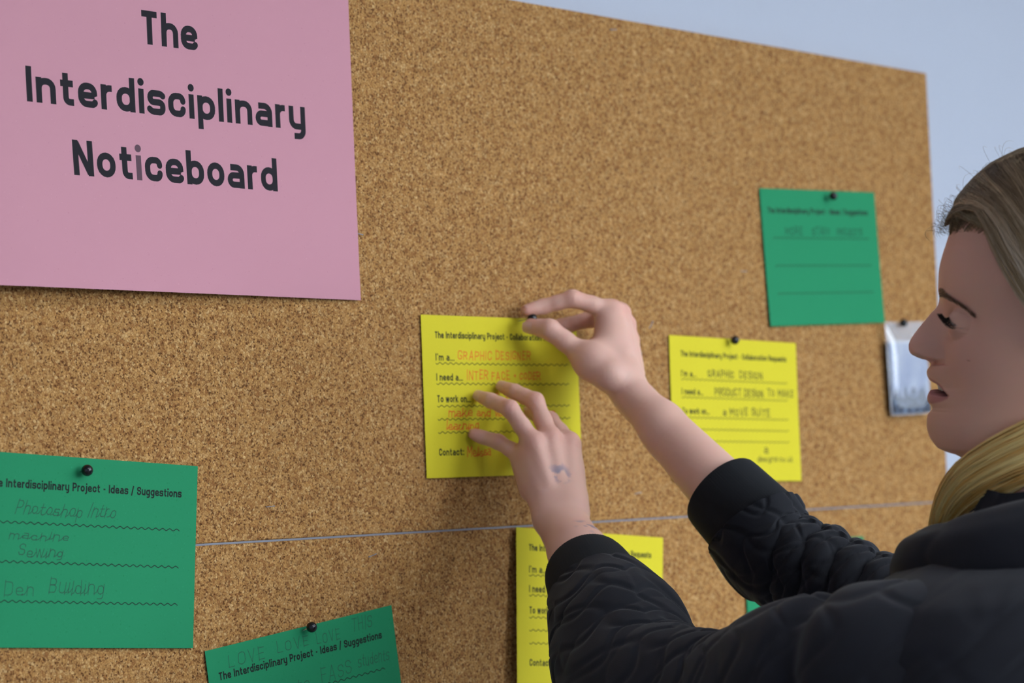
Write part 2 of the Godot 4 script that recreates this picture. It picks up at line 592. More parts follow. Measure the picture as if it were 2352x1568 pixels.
func text_width(s: String, gap: float) -> float:
	var w := 0.0
	for ch in s:
		w += float(glyphs[ch][0]) + gap
	return w - gap


# Writes one line of text. at: left end of the baseline, in millimetres from the paper's upper left corner; wide: its length.
func write(im: Image, scale: float, s: String, at: Vector2, cap: float, wide: float, weight: float, ink: Color, hand := 0.0, slant := 0.0, strength := 1.0) -> void:
	var gap := 0.315 if hand == 0.0 else 0.30
	var xs := wide / text_width(s, gap)
	var x := 0.0
	var half := weight * 0.5 * scale
	for k in s.length():
		var ch := s[k]
		var g: Array = glyphs[ch]
		var grow := 1.0 + rng.randf_range(-0.18, 0.18) * hand
		var lift := rng.randf_range(-0.10, 0.10) * hand
		var lean := slant + rng.randf_range(-0.12, 0.12) * hand
		for st in g[1]:
			var fade := strength * (0.62 if hand == 0.0 and s == "Noticeboard" and ch == "i" else 1.0)
			if st[0] < 0:
				var q := place(Vector2(st[2], st[3]), x, xs, cap, at, scale, lift, lean, grow)
				ink_line(im, q, q + Vector2(0.01, 0), half * (1.18 if hand == 0.0 else 1.0), ink, fade, false, false)
				continue
			var pts := rounded(st)
			var px := PackedVector2Array()
			for p in pts:
				var j := Vector2(rng.randf_range(-0.02, 0.02), rng.randf_range(-0.02, 0.02)) * hand
				px.append(place(p + j, x, xs, cap, at, scale, lift, lean, grow))
			var sq: bool = hand == 0.0 and st[1] == 0
			for i in px.size() - 1:
				ink_line(im, px[i], px[i + 1], half, ink, fade, sq and i == 0, sq and i == px.size() - 2)
		# joined-up small letters
		if hand > 0.6 and ch >= "a" and ch <= "z" and k + 1 < s.length() and s[k + 1] >= "a" and s[k + 1] <= "z":
			var p0 := place(Vector2(float(g[0]) - 0.02, 0.08), x, xs, cap, at, scale, lift, lean, grow)
			var p1 := place(Vector2(0.02, 0.42), x + float(g[0]) + gap, xs, cap, at, scale, 0.0, slant, 1.0)
			var mid := p0.lerp(p1, 0.5) + Vector2(0, 0.10 * cap * scale)
			ink_line(im, p0, mid, half, ink, strength, false, false)
			ink_line(im, mid, p1, half, ink, strength, false, false)
		x += float(g[0]) + gap


func place(p: Vector2, x: float, xs: float, cap: float, at: Vector2, scale: float, lift: float, lean: float, grow: float) -> Vector2:
	return (at + Vector2((x + p.x * (0.5 + 0.5 * grow)) * xs + p.y * grow * lean * cap, -(p.y * grow + lift) * cap)) * scale


func wave(im: Image, scale: float, x0: float, x1: float, y: float, ink: Color) -> void:
	var last := Vector2.ZERO
	var n := int((x1 - x0) / 0.6)
	for i in n + 1:
		var x := x0 + (x1 - x0) * i / n
		var p := Vector2(x, y + sin((x - x0) * TAU / 7.0) * 0.8) * scale
		if i > 0:
			ink_line(im, last, p, 0.30 * scale, ink, 0.9, false, false)
		last = p


func blank(wide_mm: float, high_mm: float, scale: float, col: Color, sd: int) -> Image:
	# coloured paper with faint fibres
	var im := Image.create(int(wide_mm * scale), int(high_mm * scale), false, Image.FORMAT_RGB8)
	im.fill(col)
	var r := RandomNumberGenerator.new()
	r.seed = sd
	for i in 2600:
		var x := r.randi_range(0, im.get_width() - 7)
		var y := r.randi_range(0, im.get_height() - 7)
		var k := r.randf_range(-0.025, 0.025)
		im.fill_rect(Rect2i(x, y, r.randi_range(1, 6), r.randi_range(1, 6)), Color(col.r + k, col.g + k, col.b + k))
	return im


# ---------------------------------------------------------------- papers
# bend(u, v) gives how far the sheet stands off the board; u runs to the right, v downwards, both 0..1
func sheet(called: String, label: String, category: String, group: String, at: Vector2, turn: float, size: Vector2, im: Image, bend: Callable) -> Node3D:
	var m := material(Color.WHITE, 0.8, 0.35)
	m.albedo_texture = ImageTexture.create_from_image(im)
	m.texture_repeat = false
	m.backlight_enabled = true
	m.backlight = Color(0.16, 0.16, 0.16)
	var g := Geo.new()
	var nu := 41
	var nv := 33
	for side in 2:
		var first := g.v.size()
		for j in nv:
			for i in nu:
				var u := i / (nu - 1.0)
				var w := j / (nv - 1.0)
				var z: float = bend.call(u, w)
				g.put(Vector3((u - 0.5) * size.x, (0.5 - w) * size.y, z + (0.00018 if side == 0 else 0.0)), Color.WHITE, Vector2(u, w))
		g.rows(nv, nu, first, false, side == 1)
	var b := nu * nv
	for i in nu - 1:
		g.quad(i, b + i, b + i + 1, i + 1)
		var k := (nv - 1) * nu + i
		g.quad(k, k + 1, b + k + 1, b + k)
	for j in nv - 1:
		var k := j * nu
		g.quad(k, k + nu, b + k + nu, b + k)
		k += nu - 1
		g.quad(k, b + k, b + k + nu, k + nu)
	var t := MeshInstance3D.new()
	t.name = numbered(called)
	t.mesh = g.mesh(true)
	t.material_override = m
	t.position = Vector3(at.x, at.y + HY, 0.0006)
	t.rotation.z = turn
	add_child(t)
	t.set_meta("label", label)
	t.set_meta("category", category)
	t.set_meta("group", group)
	return t


const NOTE := Vector2(0.210, 0.148)


func green_form(sd: int) -> Image:
	var im := blank(210, 148, 4.9, srgb(28, 129, 85), sd)
	var ink := srgb(24, 30, 26)
	write(im, 4.9, "The Interdisciplinary Project - Ideas / Suggestions", Vector2(11.5, 26.5), 6.6, 182, 1.15, ink)
	for y in [53.0, 83.0, 113.0]:
		wave(im, 4.9, 17, 193, y, ink)
	return im


func yellow_form(sd: int) -> Image:
	var im := blank(210, 148, 4.9, srgb(206, 193, 40), sd)
	var ink := srgb(30, 34, 24)
	write(im, 4.9, "The Interdisciplinary Project - Collaboration Requests", Vector2(17.5, 21), 6.2, 174, 1.08, ink)
	write(im, 4.9, "I'm a...", Vector2(17.5, 41.5), 6.6, 23, 1.08, ink)
	write(im, 4.9, "I need a...", Vector2(17.5, 59.7), 6.6, 33, 1.08, ink)
	write(im, 4.9, "To work on...", Vector2(17.5, 79.5), 6.6, 42, 1.08, ink)
	for y in [44.0, 62.5, 83.0, 95.0, 107.0]:
		wave(im, 4.9, 17, 192, y, ink)
	write(im, 4.9, "Contact:", Vector2(17.5, 128), 6.6, 30, 1.08, ink)
	return im


func make_papers() -> void:
	# the large pink title sheet; its lower edge stands off the board
	var s := 4.85
	var pink := blank(420, 297, s, srgb(190, 135, 147), 1)
	var ink := srgb(28, 25, 31)
	write(pink, s, "The", Vector2(193, 92.5), 28.0, 53, 5.3, ink)
	write(pink, s, "Interdisciplinary", Vector2(80, 150.5), 28.2, 281, 5.3, ink)
	write(pink, s, "Noticeboard", Vector2(120, 206.0), 28.4, 206, 5.3, ink)
	sheet("title_poster", "large pink sheet titled The Interdisciplinary Noticeboard in bold black letters", "poster", "", Vector2(-0.4032, 0.1805), 0.004, Vector2(0.42, 0.297), pink,
		func(u: float, v: float) -> float: return 0.0015 + 0.018 * pow(v, 3.0) * clampf(1.18 - 1.12 * u, 0.06, 1.0))
	var pencil := srgb(44, 66, 56)
	var pale := "green idea notes"
	# green note on the left
	var im := green_form(11)
	write(im, 4.9, "Photoshop Intro.", Vector2(36, 47), 10.5, 95, 0.55, pencil, 0.9, 0.32, 0.72)
	write(im, 4.9, "machine", Vector2(31, 66), 7.5, 54, 0.55, pencil, 1.0, 0.25, 0.72)
	write(im, 4.9, "Sewing", Vector2(40, 79), 9.0, 40, 0.55, pencil, 0.9, 0.2, 0.8)
	write(im, 4.9, "Den", Vector2(29, 109), 12.0, 26, 0.55, pencil, 0.7, 0.05, 0.72)
	write(im, 4.9, "Building.", Vector2(69, 107), 12.0, 54, 0.55, pencil, 0.7, 0.12, 0.72)
	sheet("idea_note", "green note with pencilled Photoshop Intro, machine sewing and Den Building", "note", pale, Vector2(-0.4885, -0.1748), -0.0791, NOTE, im,
		func(u: float, v: float) -> float: return 0.0012 + 0.0012 * v * v)
	# tilted green note at the bottom
	im = green_form(12)
	write(im, 4.9, "LOVE", Vector2(23, 18.8), 12.0, 38, 0.5, pencil, 0.6, 0.02, 0.72)
	write(im, 4.9, "LOVE", Vector2(76, 17), 10.5, 34, 0.5, pencil, 0.5, 0.0, 0.72)
	write(im, 4.9, "LOVE", Vector2(120, 18.5), 10.5, 26, 0.5, pencil, 0.5, 0.0, 0.72)
	write(im, 4.9, "THIS", Vector2(161, 15), 12, 23, 0.5, pencil, 0.5, 0.06, 0.72)
	write(im, 4.9, "to", Vector2(92, 52), 9.5, 13, 0.5, pencil, 0.6, 0.1, 0.72)
	write(im, 4.9, "FASS", Vector2(120, 50.5), 13, 34, 0.5, pencil, 0.5, 0.05, 0.72)
	write(im, 4.9, "students", Vector2(163, 47), 11.5, 36, 0.5, pencil, 0.5, 0.1, 0.72)
	sheet("idea_note", "tilted green note with LOVE LOVE LOVE THIS written above its heading", "note", pale, Vector2(-0.2640, -0.3218), 0.1156, NOTE, im,
		func(u: float, v: float) -> float: return 0.0012 + 0.0014 * v * v)
	# far green note, upper right
	im = green_form(13)
	var felt := srgb(20, 56, 44)
	write(im, 4.9, "MORE", Vector2(40, 50), 9, 30, 1.0, felt, 0.6, 0.0, 0.75)
	write(im, 4.9, "STAFF", Vector2(88, 50), 9, 32, 1.0, felt, 0.6, 0.0, 0.75)
	write(im, 4.9, "PROJECTS", Vector2(134, 50), 9, 46, 1.0, felt, 0.6, 0.0, 0.75)
	sheet("idea_note", "green note high on the right with a single line of capitals", "note", pale, Vector2(0.4940, 0.1010), 0.0424, NOTE, im,
		func(u: float, v: float) -> float: return 0.0012 + 0.0014 * v * v)
	# green note mostly hidden behind the jacket sleeves
	im = green_form(14)
	sheet("idea_note", "green note mostly hidden behind the jacket sleeves", "note", pale, Vector2(0.4365, -0.2790), -0.014, NOTE, im,
		func(u: float, v: float) -> float: return 0.0012 + 0.0014 * v * v)
	# the yellow note that is being pinned: pressed flat under the left hand, curling up along its right edge
	var sun := "yellow collaboration notes"
	im = yellow_form(21)
	var red := srgb(216, 70, 34)
	write(im, 4.9, "GRAPHIC", Vector2(46, 40.5), 8.5, 44, 0.75, red, 0.7, 0.05, 0.9)
	write(im, 4.9, "DESIGNER", Vector2(97, 40), 8.5, 46, 0.75, red, 0.7, 0.08, 0.9)
	write(im, 4.9, "INTER", Vector2(57, 58.5), 8.5, 27, 0.75, red, 0.7, 0.1, 0.9)
	write(im, 4.9, "FACE", Vector2(90, 58.5), 8.5, 24, 0.75, red, 0.7, 0.05, 0.9)
	write(im, 4.9, "+ CODER", Vector2(120, 58), 7.5, 35, 0.75, red, 0.7, 0.08, 0.9)
	write(im, 4.9, "MUSIC", Vector2(66, 78), 8.0, 32, 0.75, red, 0.7, 0.05, 0.9)
	write(im, 4.9, "PROJECT", Vector2(108, 78), 8.0, 44, 0.75, red, 0.7, 0.05, 0.9)
	write(im, 4.9, "make and work on more", Vector2(31, 93), 8.0, 139, 0.75, red, 0.7, 0.1, 0.9)
	write(im, 4.9, "learning.", Vector2(28, 105), 8.5, 42, 0.75, red, 0.7, 0.1, 0.9)
	write(im, 4.9, "Melissa", Vector2(52, 129.5), 9.0, 32, 0.75, red, 0.7, 0.08, 0.9)
	sheet("request_note", "yellow note with orange handwriting held under both hands", "note", sun, Vector2(-0.0162, -0.0519), -0.0011, Vector2(0.206, 0.148), im,
		func(u: float, v: float) -> float: return 0.0012 + 0.0009 * (1.0 + sin(u * 23.0 + v * 2.0)) * smoothstep(0.3, 0.8, v) * smoothstep(0.1, 0.35, u) * (1.0 - u) * 2.0 + 0.0055 * bell((u - 0.87) / 0.11) * (0.75 + 0.25 * sin(v * PI)))
	# yellow note on the right
	im = yellow_form(22)
	var black := srgb(26, 30, 32)
	write(im, 4.9, "GRAPHIC", Vector2(60, 41), 8, 42, 1.0, black, 0.7, 0.0, 0.9)
	write(im, 4.9, "DESIGN", Vector2(112, 41), 8, 38, 1.0, black, 0.7, 0.0, 0.9)
	write(im, 4.9, "PRODUCT DESIGN", Vector2(70, 60), 8, 80, 1.0, black, 0.7, 0.0, 0.9)
	write(im, 4.9, "TO MAKE", Vector2(158, 59), 8, 44, 1.0, black, 0.7, 0.0, 0.9)
	write(im, 4.9, "a MOVE SUITE", Vector2(82, 80), 8, 78, 1.0, black, 0.7, 0.0, 0.9)
	write(im, 4.9, "a", Vector2(148, 119), 9, 6, 1.0, black, 0.5, 0.0, 0.8)
	write(im, 4.9, "designs.co.uk", Vector2(136, 128), 6.5, 60, 0.8, black, 0.6, 0.1, 0.7)
	sheet("request_note", "yellow note with black handwriting beside the raised right forearm", "note", sun, Vector2(0.3297, -0.0660), -0.0229, NOTE, im,
		func(u: float, v: float) -> float: return 0.0012 + 0.0014 * v * v)
	# yellow note below, behind the left arm
	im = yellow_form(23)
	write(im, 4.9, "graphic", Vector2(60, 41.5), 8.5, 36, 1.0, black, 0.6, 0.0, 0.9)
	write(im, 4.9, "fashion", Vector2(65, 60), 8.5, 36, 1.0, black, 0.6, 0.0, 0.9)
	write(im, 4.9, "a", Vector2(72, 79), 7.5, 5, 1.0, black, 0.5, 0.0, 0.9)
	write(im, 4.9, "fabric", Vector2(73, 92), 8.5, 30, 1.0, black, 0.6, 0.0, 0.9)
	write(im, 4.9, "k", Vector2(98, 127), 8.5, 5, 1.0, black, 0.5, 0.0, 0.9)
	sheet("request_note", "yellow note partly hidden behind the left forearm and black cuff", "note", sun, Vector2(0.0891, -0.2573), -0.0905, NOTE, im,
		func(u: float, v: float) -> float: return 0.0015 + 0.006 * v * (1.0 - u) + 0.002 * sin(u * 9.0) * v * u + 0.002)
	make_pouch()


# a small clear grip bag on a pin, with a printed card inside
func make_pouch() -> void:
	var t := thing("plastic_pouch", "small clear plastic pouch with a blue white card, pinned at the right", "pouch", Vector3(0.636, HY - 0.02, 0.0))
	t.rotation.z = 0.03
	var clear := material(Color(0.92, 0.94, 0.97, 0.22), 0.12)
	clear.transparency = BaseMaterial3D.TRANSPARENCY_ALPHA
	var g := Geo.new()
	g.rows_of_pillow(0.040, 0.053, 0.0045)
	var o := part("bag", g.mesh(true), clear, t)
	o.position.z = 0.0085
	var z := Geo.new()
	z.tint = Color.WHITE
	z.box(Vector3(0, 0.030, 0.0085), Vector3(0.040, 0.0012, 0.0022))
	part("zip_strip", z.mesh(false), material(srgb(206, 206, 210), 0.4), t)
	var im := Image.create(128, 160, false, Image.FORMAT_RGB8)
	var n := FastNoiseLite.new()
	n.frequency = 0.03
	n.seed = 4
	for y in 160:
		for x in 128:
			var k := n.get_noise_2d(x * 1.0, y * 0.35) * 0.5 + 0.5
			var c := srgb(104, 120, 156).lerp(srgb(172, 178, 194), clampf(k * 1.5 - 0.2, 0.0, 1.0))
			if y > 112.0 + n.get_noise_2d(x * 2.2, 40.0) * 34.0:
				c = srgb(26, 36, 54).lerp(srgb(96, 110, 130), clampf(n.get_noise_2d(x * 1.7, y * 1.7) * 1.3 + 0.3, 0.0, 1.0))
			im.set_pixel(x, y, c)
	var cm := material(Color.WHITE, 0.5)
	cm.albedo_texture = ImageTexture.create_from_image(im)
	var c2 := Geo.new()
	c2.box(Vector3(0, -0.011, 0.0085), Vector3(0.037, 0.040, 0.002))
	part("card", c2.mesh(false), cm, t)


# ---------------------------------------------------------------- pins
func round_pin(label: String, at: Vector3, aim: Vector3, group := "round black pins") -> Node3D:
	var t := thing("round_pin", label, "pin", at, group)
	var ax := aim.normalized()
	var g := Geo.new()
	var prof := []
	for i in 17:
		var a := PI * i / 16.0
		prof.append([-cos(a) * 0.0046, maxf(sin(a) * 0.0046, 0.00001)])
	g.lathe(prof, 24, Vector3.ZERO, ax)
	part("head", g.mesh(), mats.pin_black, t)
	var n := Geo.new()
	n.lathe([[0.0, 0.0006], [0.014, 0.0006], [0.0165, 0.00005]], 8, Vector3.ZERO, -ax)
	part("needle", n.mesh(), mats.steel, t)
	return t


func make_pins() -> void:
	round_pin("round black pin in the green note with pencilled Den Building", Vector3(-0.4928, HY - 0.1104, 0.0095), Vector3(0.15, 0.1, 1))
	round_pin("round black pin in the tilted green note, above its heading", Vector3(-0.2687, HY - 0.2484, 0.0105), Vector3(0.35, 0.35, 1))
	round_pin("round black pin at the top of the yellow note beside the raised forearm", Vector3(0.3221, HY + 0.0062, 0.0100), Vector3(0.2, 0.15, 1))
	round_pin("round black pin at the top of the green note high on the right", Vector3(0.5066, HY + 0.1686, 0.0100), Vector3(0.2, 0.15, 1))
	round_pin("small dark pin holding the clear plastic pouch", Vector3(0.6215, HY + 0.0308, 0.0150), Vector3(0.1, 0.1, 1))
	round_pin("round black pin held between the thumb and index finger", Vector3(0.0085, HY + 0.0205, 0.0195), Vector3(0.28, 0.10, 1.0))


# ---------------------------------------------------------------- modelling bodies
# Distances to tapered capsules, joined smoothly on a grid and meshed as surface nets.
class Field:
	var o: Vector3
	var h: float
	var nx: int
	var ny: int
	var nz: int
	var d := PackedFloat32Array()

	func _init(lo: Vector3, hi: Vector3, cell: float) -> void:
		o = lo
		h = cell
		nx = int((hi.x - lo.x) / cell) + 2
		ny = int((hi.y - lo.y) / cell) + 2
		nz = int((hi.z - lo.z) / cell) + 2
		d.resize(nx * ny * nz)
		d.fill(1.0)

	func bone(a: Vector3, ra: float, b: Vector3, rb: float, k: float, flat := 1.0, side := Vector3.ZERO) -> void:
		# «flat» below 1 thins the capsule along «side»
		var r := maxf(ra, rb) + k + 2.5 * h
		var lo := (a.min(b) - Vector3.ONE * r - o) / h
		var hi := (a.max(b) + Vector3.ONE * r - o) / h
		var ab := b - a
		var l2 := maxf(ab.length_squared(), 1e-12)
		var x0 := maxi(0, int(lo.x))
		var x1 := mini(nx, int(hi.x) + 1)
		for z in range(maxi(0, int(lo.z)), mini(nz, int(hi.z) + 1)):
			for y in range(maxi(0, int(lo.y)), mini(ny, int(hi.y) + 1)):
				var i := x0 + nx * (y + ny * z)
				var p := Vector3(o.x + x0 * h, o.y + y * h, o.z + z * h) - a
				for x in range(x0, x1):
					var t := clampf(p.dot(ab) / l2, 0.0, 1.0)
					var q := p - ab * t
					if flat != 1.0:
						q += side * (q.dot(side) * (1.0 / flat - 1.0))
					var e := q.length() - (ra + (rb - ra) * t)
					var c := d[i]
					var g := k - absf(e - c)
					d[i] = minf(e, c) - (g * g / (4.0 * k) if g > 0.0 else 0.0)
					p.x += h
					i += 1

	func ball(m: Vector3, r: float, k: float) -> void:
		bone(m, r, m + Vector3(0, 1e-5, 0), r, k)

	func nets(g: Geo, colour: Callable) -> void:
		var at := PackedInt32Array()
		at.resize(nx * ny * nz)
		at.fill(-1)
		var sy := nx
		var sz := nx * ny
		var corner := PackedInt32Array([0, 1, sy, sy + 1, sz, sz + 1, sz + sy, sz + sy + 1])
		var off := [Vector3(0, 0, 0), Vector3(1, 0, 0), Vector3(0, 1, 0), Vector3(1, 1, 0), Vector3(0, 0, 1), Vector3(1, 0, 1), Vector3(0, 1, 1), Vector3(1, 1, 1)]
		var edges := [0, 1, 0, 2, 0, 4, 1, 3, 1, 5, 2, 3, 2, 6, 3, 7, 4, 5, 4, 6, 5, 7, 6, 7]
		var far := h * 2.8
		for z in nz - 1:
			for y in ny - 1:
				var i := y * sy + z * sz
				for x in nx - 1:
					if absf(d[i]) < far:
						var m := 0
						for k in 8:
							if d[i + corner[k]] < 0.0:
								m |= 1 << k
						if m != 0 and m != 255:
							var s := Vector3.ZERO
							var n := 0
							for e in range(0, 24, 2):
								var a: int = edges[e]
								var b: int = edges[e + 1]
								if (m >> a & 1) != (m >> b & 1):
									var da := d[i + corner[a]]
									var db := d[i + corner[b]]
									s += off[a].lerp(off[b], da / (da - db))
									n += 1
							var p := o + (Vector3(x, y, z) + s / n) * h
							at[i] = g.put(p, colour.call(p))
					i += 1
		for z in range(1, nz - 1):
			for y in range(1, ny - 1):
				for x in range(1, nx - 1):
					var i := x + y * sy + z * sz
					if absf(d[i]) > far:
						continue
					var inside := d[i] < 0.0
					if (d[i + 1] < 0.0) != inside:
						join(g, at, i, sy, sz, inside)
					if (d[i + sy] < 0.0) != inside:
						join(g, at, i, sz, 1, inside)
					if (d[i + sz] < 0.0) != inside:
						join(g, at, i, 1, sy, inside)

	func join(g: Geo, at: PackedInt32Array, i: int, u: int, w: int, inside: bool) -> void:
		var a := at[i - u - w]
		var b := at[i - w]
		var c := at[i]
		var e := at[i - u]
		if a < 0 or b < 0 or c < 0 or e < 0:
			return
		if inside:
			g.quad(a, e, c, b)
		else:
			g.quad(a, b, c, e)


func curve(pts: Array, t: float) -> Variant:
	# Catmull-Rom through pts, t in 0..1
	var n := pts.size() - 1
	var f := clampf(t, 0.0, 1.0) * n
	var i := mini(int(f), n - 1)
	f -= i
	var a: Variant = pts[maxi(0, i - 1)]
	var b: Variant = pts[i]
	var c: Variant = pts[i + 1]
	var e: Variant = pts[mini(n, i + 2)]
	return (b * 2.0 + (c - a) * f + (a * 2.0 - b * 5.0 + c * 4.0 - e) * (f * f) + (b * 3.0 - a - c * 3.0 + e) * (f * f * f)) * 0.5


func table(t: Array, x: float) -> float:
	# t: [x, y] pairs with falling x
	if x >= t[0][0]:
		return t[0][1]
	for i in t.size() - 1:
		if x >= t[i + 1][0]:
			var f: float = (x - t[i + 1][0]) / (t[i][0] - t[i + 1][0])
			var b: float = t[i + 1][1]
			var c: float = t[i][1]
			var a: float = t[mini(i + 2, t.size() - 1)][1]
			var e: float = t[maxi(i - 1, 0)][1]
			# a smooth curve, kept from overshooting
			var y := 0.5 * (2.0 * b + (c - a) * f + (2.0 * a - 5.0 * b + 4.0 * c - e) * f * f + (3.0 * b - a - 3.0 * c + e) * f * f * f)
			return clampf(y, minf(b, c) - 0.001, maxf(b, c) + 0.001)
	return t[t.size() - 1][1]


# A cloth tube along a path; swell(s, a, t) is added to the radius (s: length so far, a: angle, t: 0..1)
func tube(g: Geo, path: Array, radii: Array, nu: int, nv: int, swell: Callable, col: Color) -> void:
	var pts := PackedVector3Array()
	for i in nu:
		pts.append(curve(path, i / (nu - 1.0)))
	var x := Vector3.ZERO
	var s := 0.0
	var first := g.v.size()
	for i in nu:
		var d := (pts[mini(i + 1, nu - 1)] - pts[maxi(i - 1, 0)]).normalized()
		if i == 0:
			x = Vector3.UP - d * d.y
		else:
			s += pts[i].distance_to(pts[i - 1])
			x -= d * x.dot(d)
		x = x.normalized()
		var y := d.cross(x)
		var t := i / (nu - 1.0)
		var r: float = curve(radii, t)
		for j in nv:
			var a := TAU * j / nv
			var q: float = r + swell.call(s, a, t)
			g.put(pts[i] + (x * cos(a) + y * sin(a)) * q, col, Vector2(s, a * r))
	g.rows(nu, nv, first, true, true)


# ---------------------------------------------------------------- the head
# a: forwards, b: up, c: towards the person's left; metres from a point between the eyes and the ears
const EYE_A := 0.0262
const HEAD_O := Vector3(-0.0503, -0.0344, 0.5638)
var profile := [[0.137, -0.060], [0.1355, -0.040], [0.131, -0.018], [0.121, 0.003], [0.106, 0.020], [0.090, 0.031], [0.076, 0.0375], [0.0635, 0.0418], [0.0543, 0.0447], [0.0457, 0.0464], [0.0375, 0.0469], [0.0306, 0.0470], [0.0253, 0.0459], [0.0191, 0.0475], [0.0133, 0.0527], [0.0056, 0.0590], [-0.0030, 0.0654], [-0.0092, 0.0687], [-0.0122, 0.0690], [-0.0145, 0.0687], [-0.0176, 0.0669], [-0.0207, 0.0612], [-0.0220, 0.0559], [-0.0243, 0.0527], [-0.0265, 0.0529], [-0.0291, 0.0549], [-0.0322, 0.0554], [-0.0365, 0.0536], [-0.0395, 0.0503], [-0.0427, 0.0497], [-0.0449, 0.0527], [-0.0490, 0.0549], [-0.0533, 0.0546], [-0.0569, 0.0520], [-0.0590, 0.0515], [-0.0627, 0.0543], [-0.0679, 0.0556], [-0.0742, 0.0552], [-0.0816, 0.0527], [-0.0884, 0.0475], [-0.0914, 0.0412], [-0.0931, 0.0349], [-0.0963, 0.0276], [-0.101, 0.015], [-0.108, 0.006], [-0.125, 0.000], [-0.150, -0.004], [-0.175, -0.006]]
var face_base := [[0.137, -0.060], [0.1355, -0.040], [0.131, -0.018], [0.121, 0.003], [0.106, 0.020], [0.090, 0.031], [0.076, 0.0375], [0.0635, 0.0418], [0.0543, 0.0447], [0.0457, 0.0464], [0.0375, 0.0466], [0.0306, 0.0462], [0.0253, 0.0450], [0.0191, 0.0440], [0.008, 0.0436], [-0.006, 0.0440], [-0.018, 0.0452], [-0.030, 0.0464], [-0.042, 0.0462], [-0.055, 0.0468], [-0.068, 0.0500], [-0.0742, 0.0508], [-0.0816, 0.0497], [-0.0884, 0.0458], [-0.0914, 0.0405], [-0.0931, 0.0345], [-0.0963, 0.0276], [-0.101, 0.015], [-0.108, 0.006], [-0.125, 0.000], [-0.150, -0.004], [-0.175, -0.006]]
var head_back := [[0.137, -0.060], [0.1355, -0.078], [0.131, -0.096], [0.121, -0.113], [0.106, -0.126], [0.090, -0.134], [0.070, -0.139], [0.040, -0.140], [0.010, -0.135], [-0.020, -0.122], [-0.045, -0.107], [-0.070, -0.097], [-0.100, -0.092], [-0.140, -0.096], [-0.175, -0.105]]
var head_wide := [[0.137, 0.001], [0.1355, 0.018], [0.131, 0.032], [0.121, 0.046], [0.106, 0.058], [0.090, 0.0660], [0.070, 0.0710], [0.050, 0.0725], [0.030, 0.0715], [0.010, 0.0695], [-0.010, 0.0675], [-0.030, 0.0640], [-0.050, 0.0590], [-0.065, 0.0550], [-0.080, 0.0510], [-0.092, 0.0485], [-0.105, 0.0480], [-0.130, 0.0495], [-0.160, 0.0550], [-0.175, 0.0620]]


func bell(x: float) -> float:
	return exp(-x * x)


func head_section(b: float) -> Array:
	# [front, back, half width, where it is widest]
	var fr := table(face_base, b)
	var bk := table(head_back, b)
	var w := table(head_wide, b)
	return [fr, bk, w, lerpf(fr, bk, 0.52)]


# the point of the bare head at height b and angle f (0 in front, PI behind), on the left for side = 1
func head_point(b: float, f: float, side: float) -> Vector3:
	var s := head_section(b)
	var mid: float = s[3]
	var c: float = s[2] * pow(sin(f), 0.92 if f < PI / 2 else 1.0)
	var a: float = mid + (s[0] - mid) * cos(f) if f < PI / 2 else mid + (mid - s[1]) * cos(f)
	if f < PI / 2 and b > -0.093 and b < 0.06:
		a = face_relief(a, b, c)
	return Vector3(a, b, c * side)


func eye_gap(b: float, c: float) -> float:
	# above 0 inside the opening between the lids
	var s := (c - 0.0300) / 0.0128
	if absf(s) >= 1.0:
		return -1.0
	var q := 1.0 - s * s
	var up := 0.0018 + 0.0086 * pow(q, 0.8)
	var dn := 0.0018 + 0.0056 * pow(q, 0.8)
	return minf(up - b, b - dn)


func mouth_gap(b: float, c: float) -> float:
	var s := c / 0.0265
	if s >= 1.0:
		return -1.0
	var mid := -0.0418 - 0.0065 * pow(s, 1.6)
	return 0.0006 + 0.0036 * sqrt(1.0 - s * s) * (0.55 + 0.45 * sin(PI * clampf(s * 0.9, 0.0, 1.0))) - absf(b - mid)


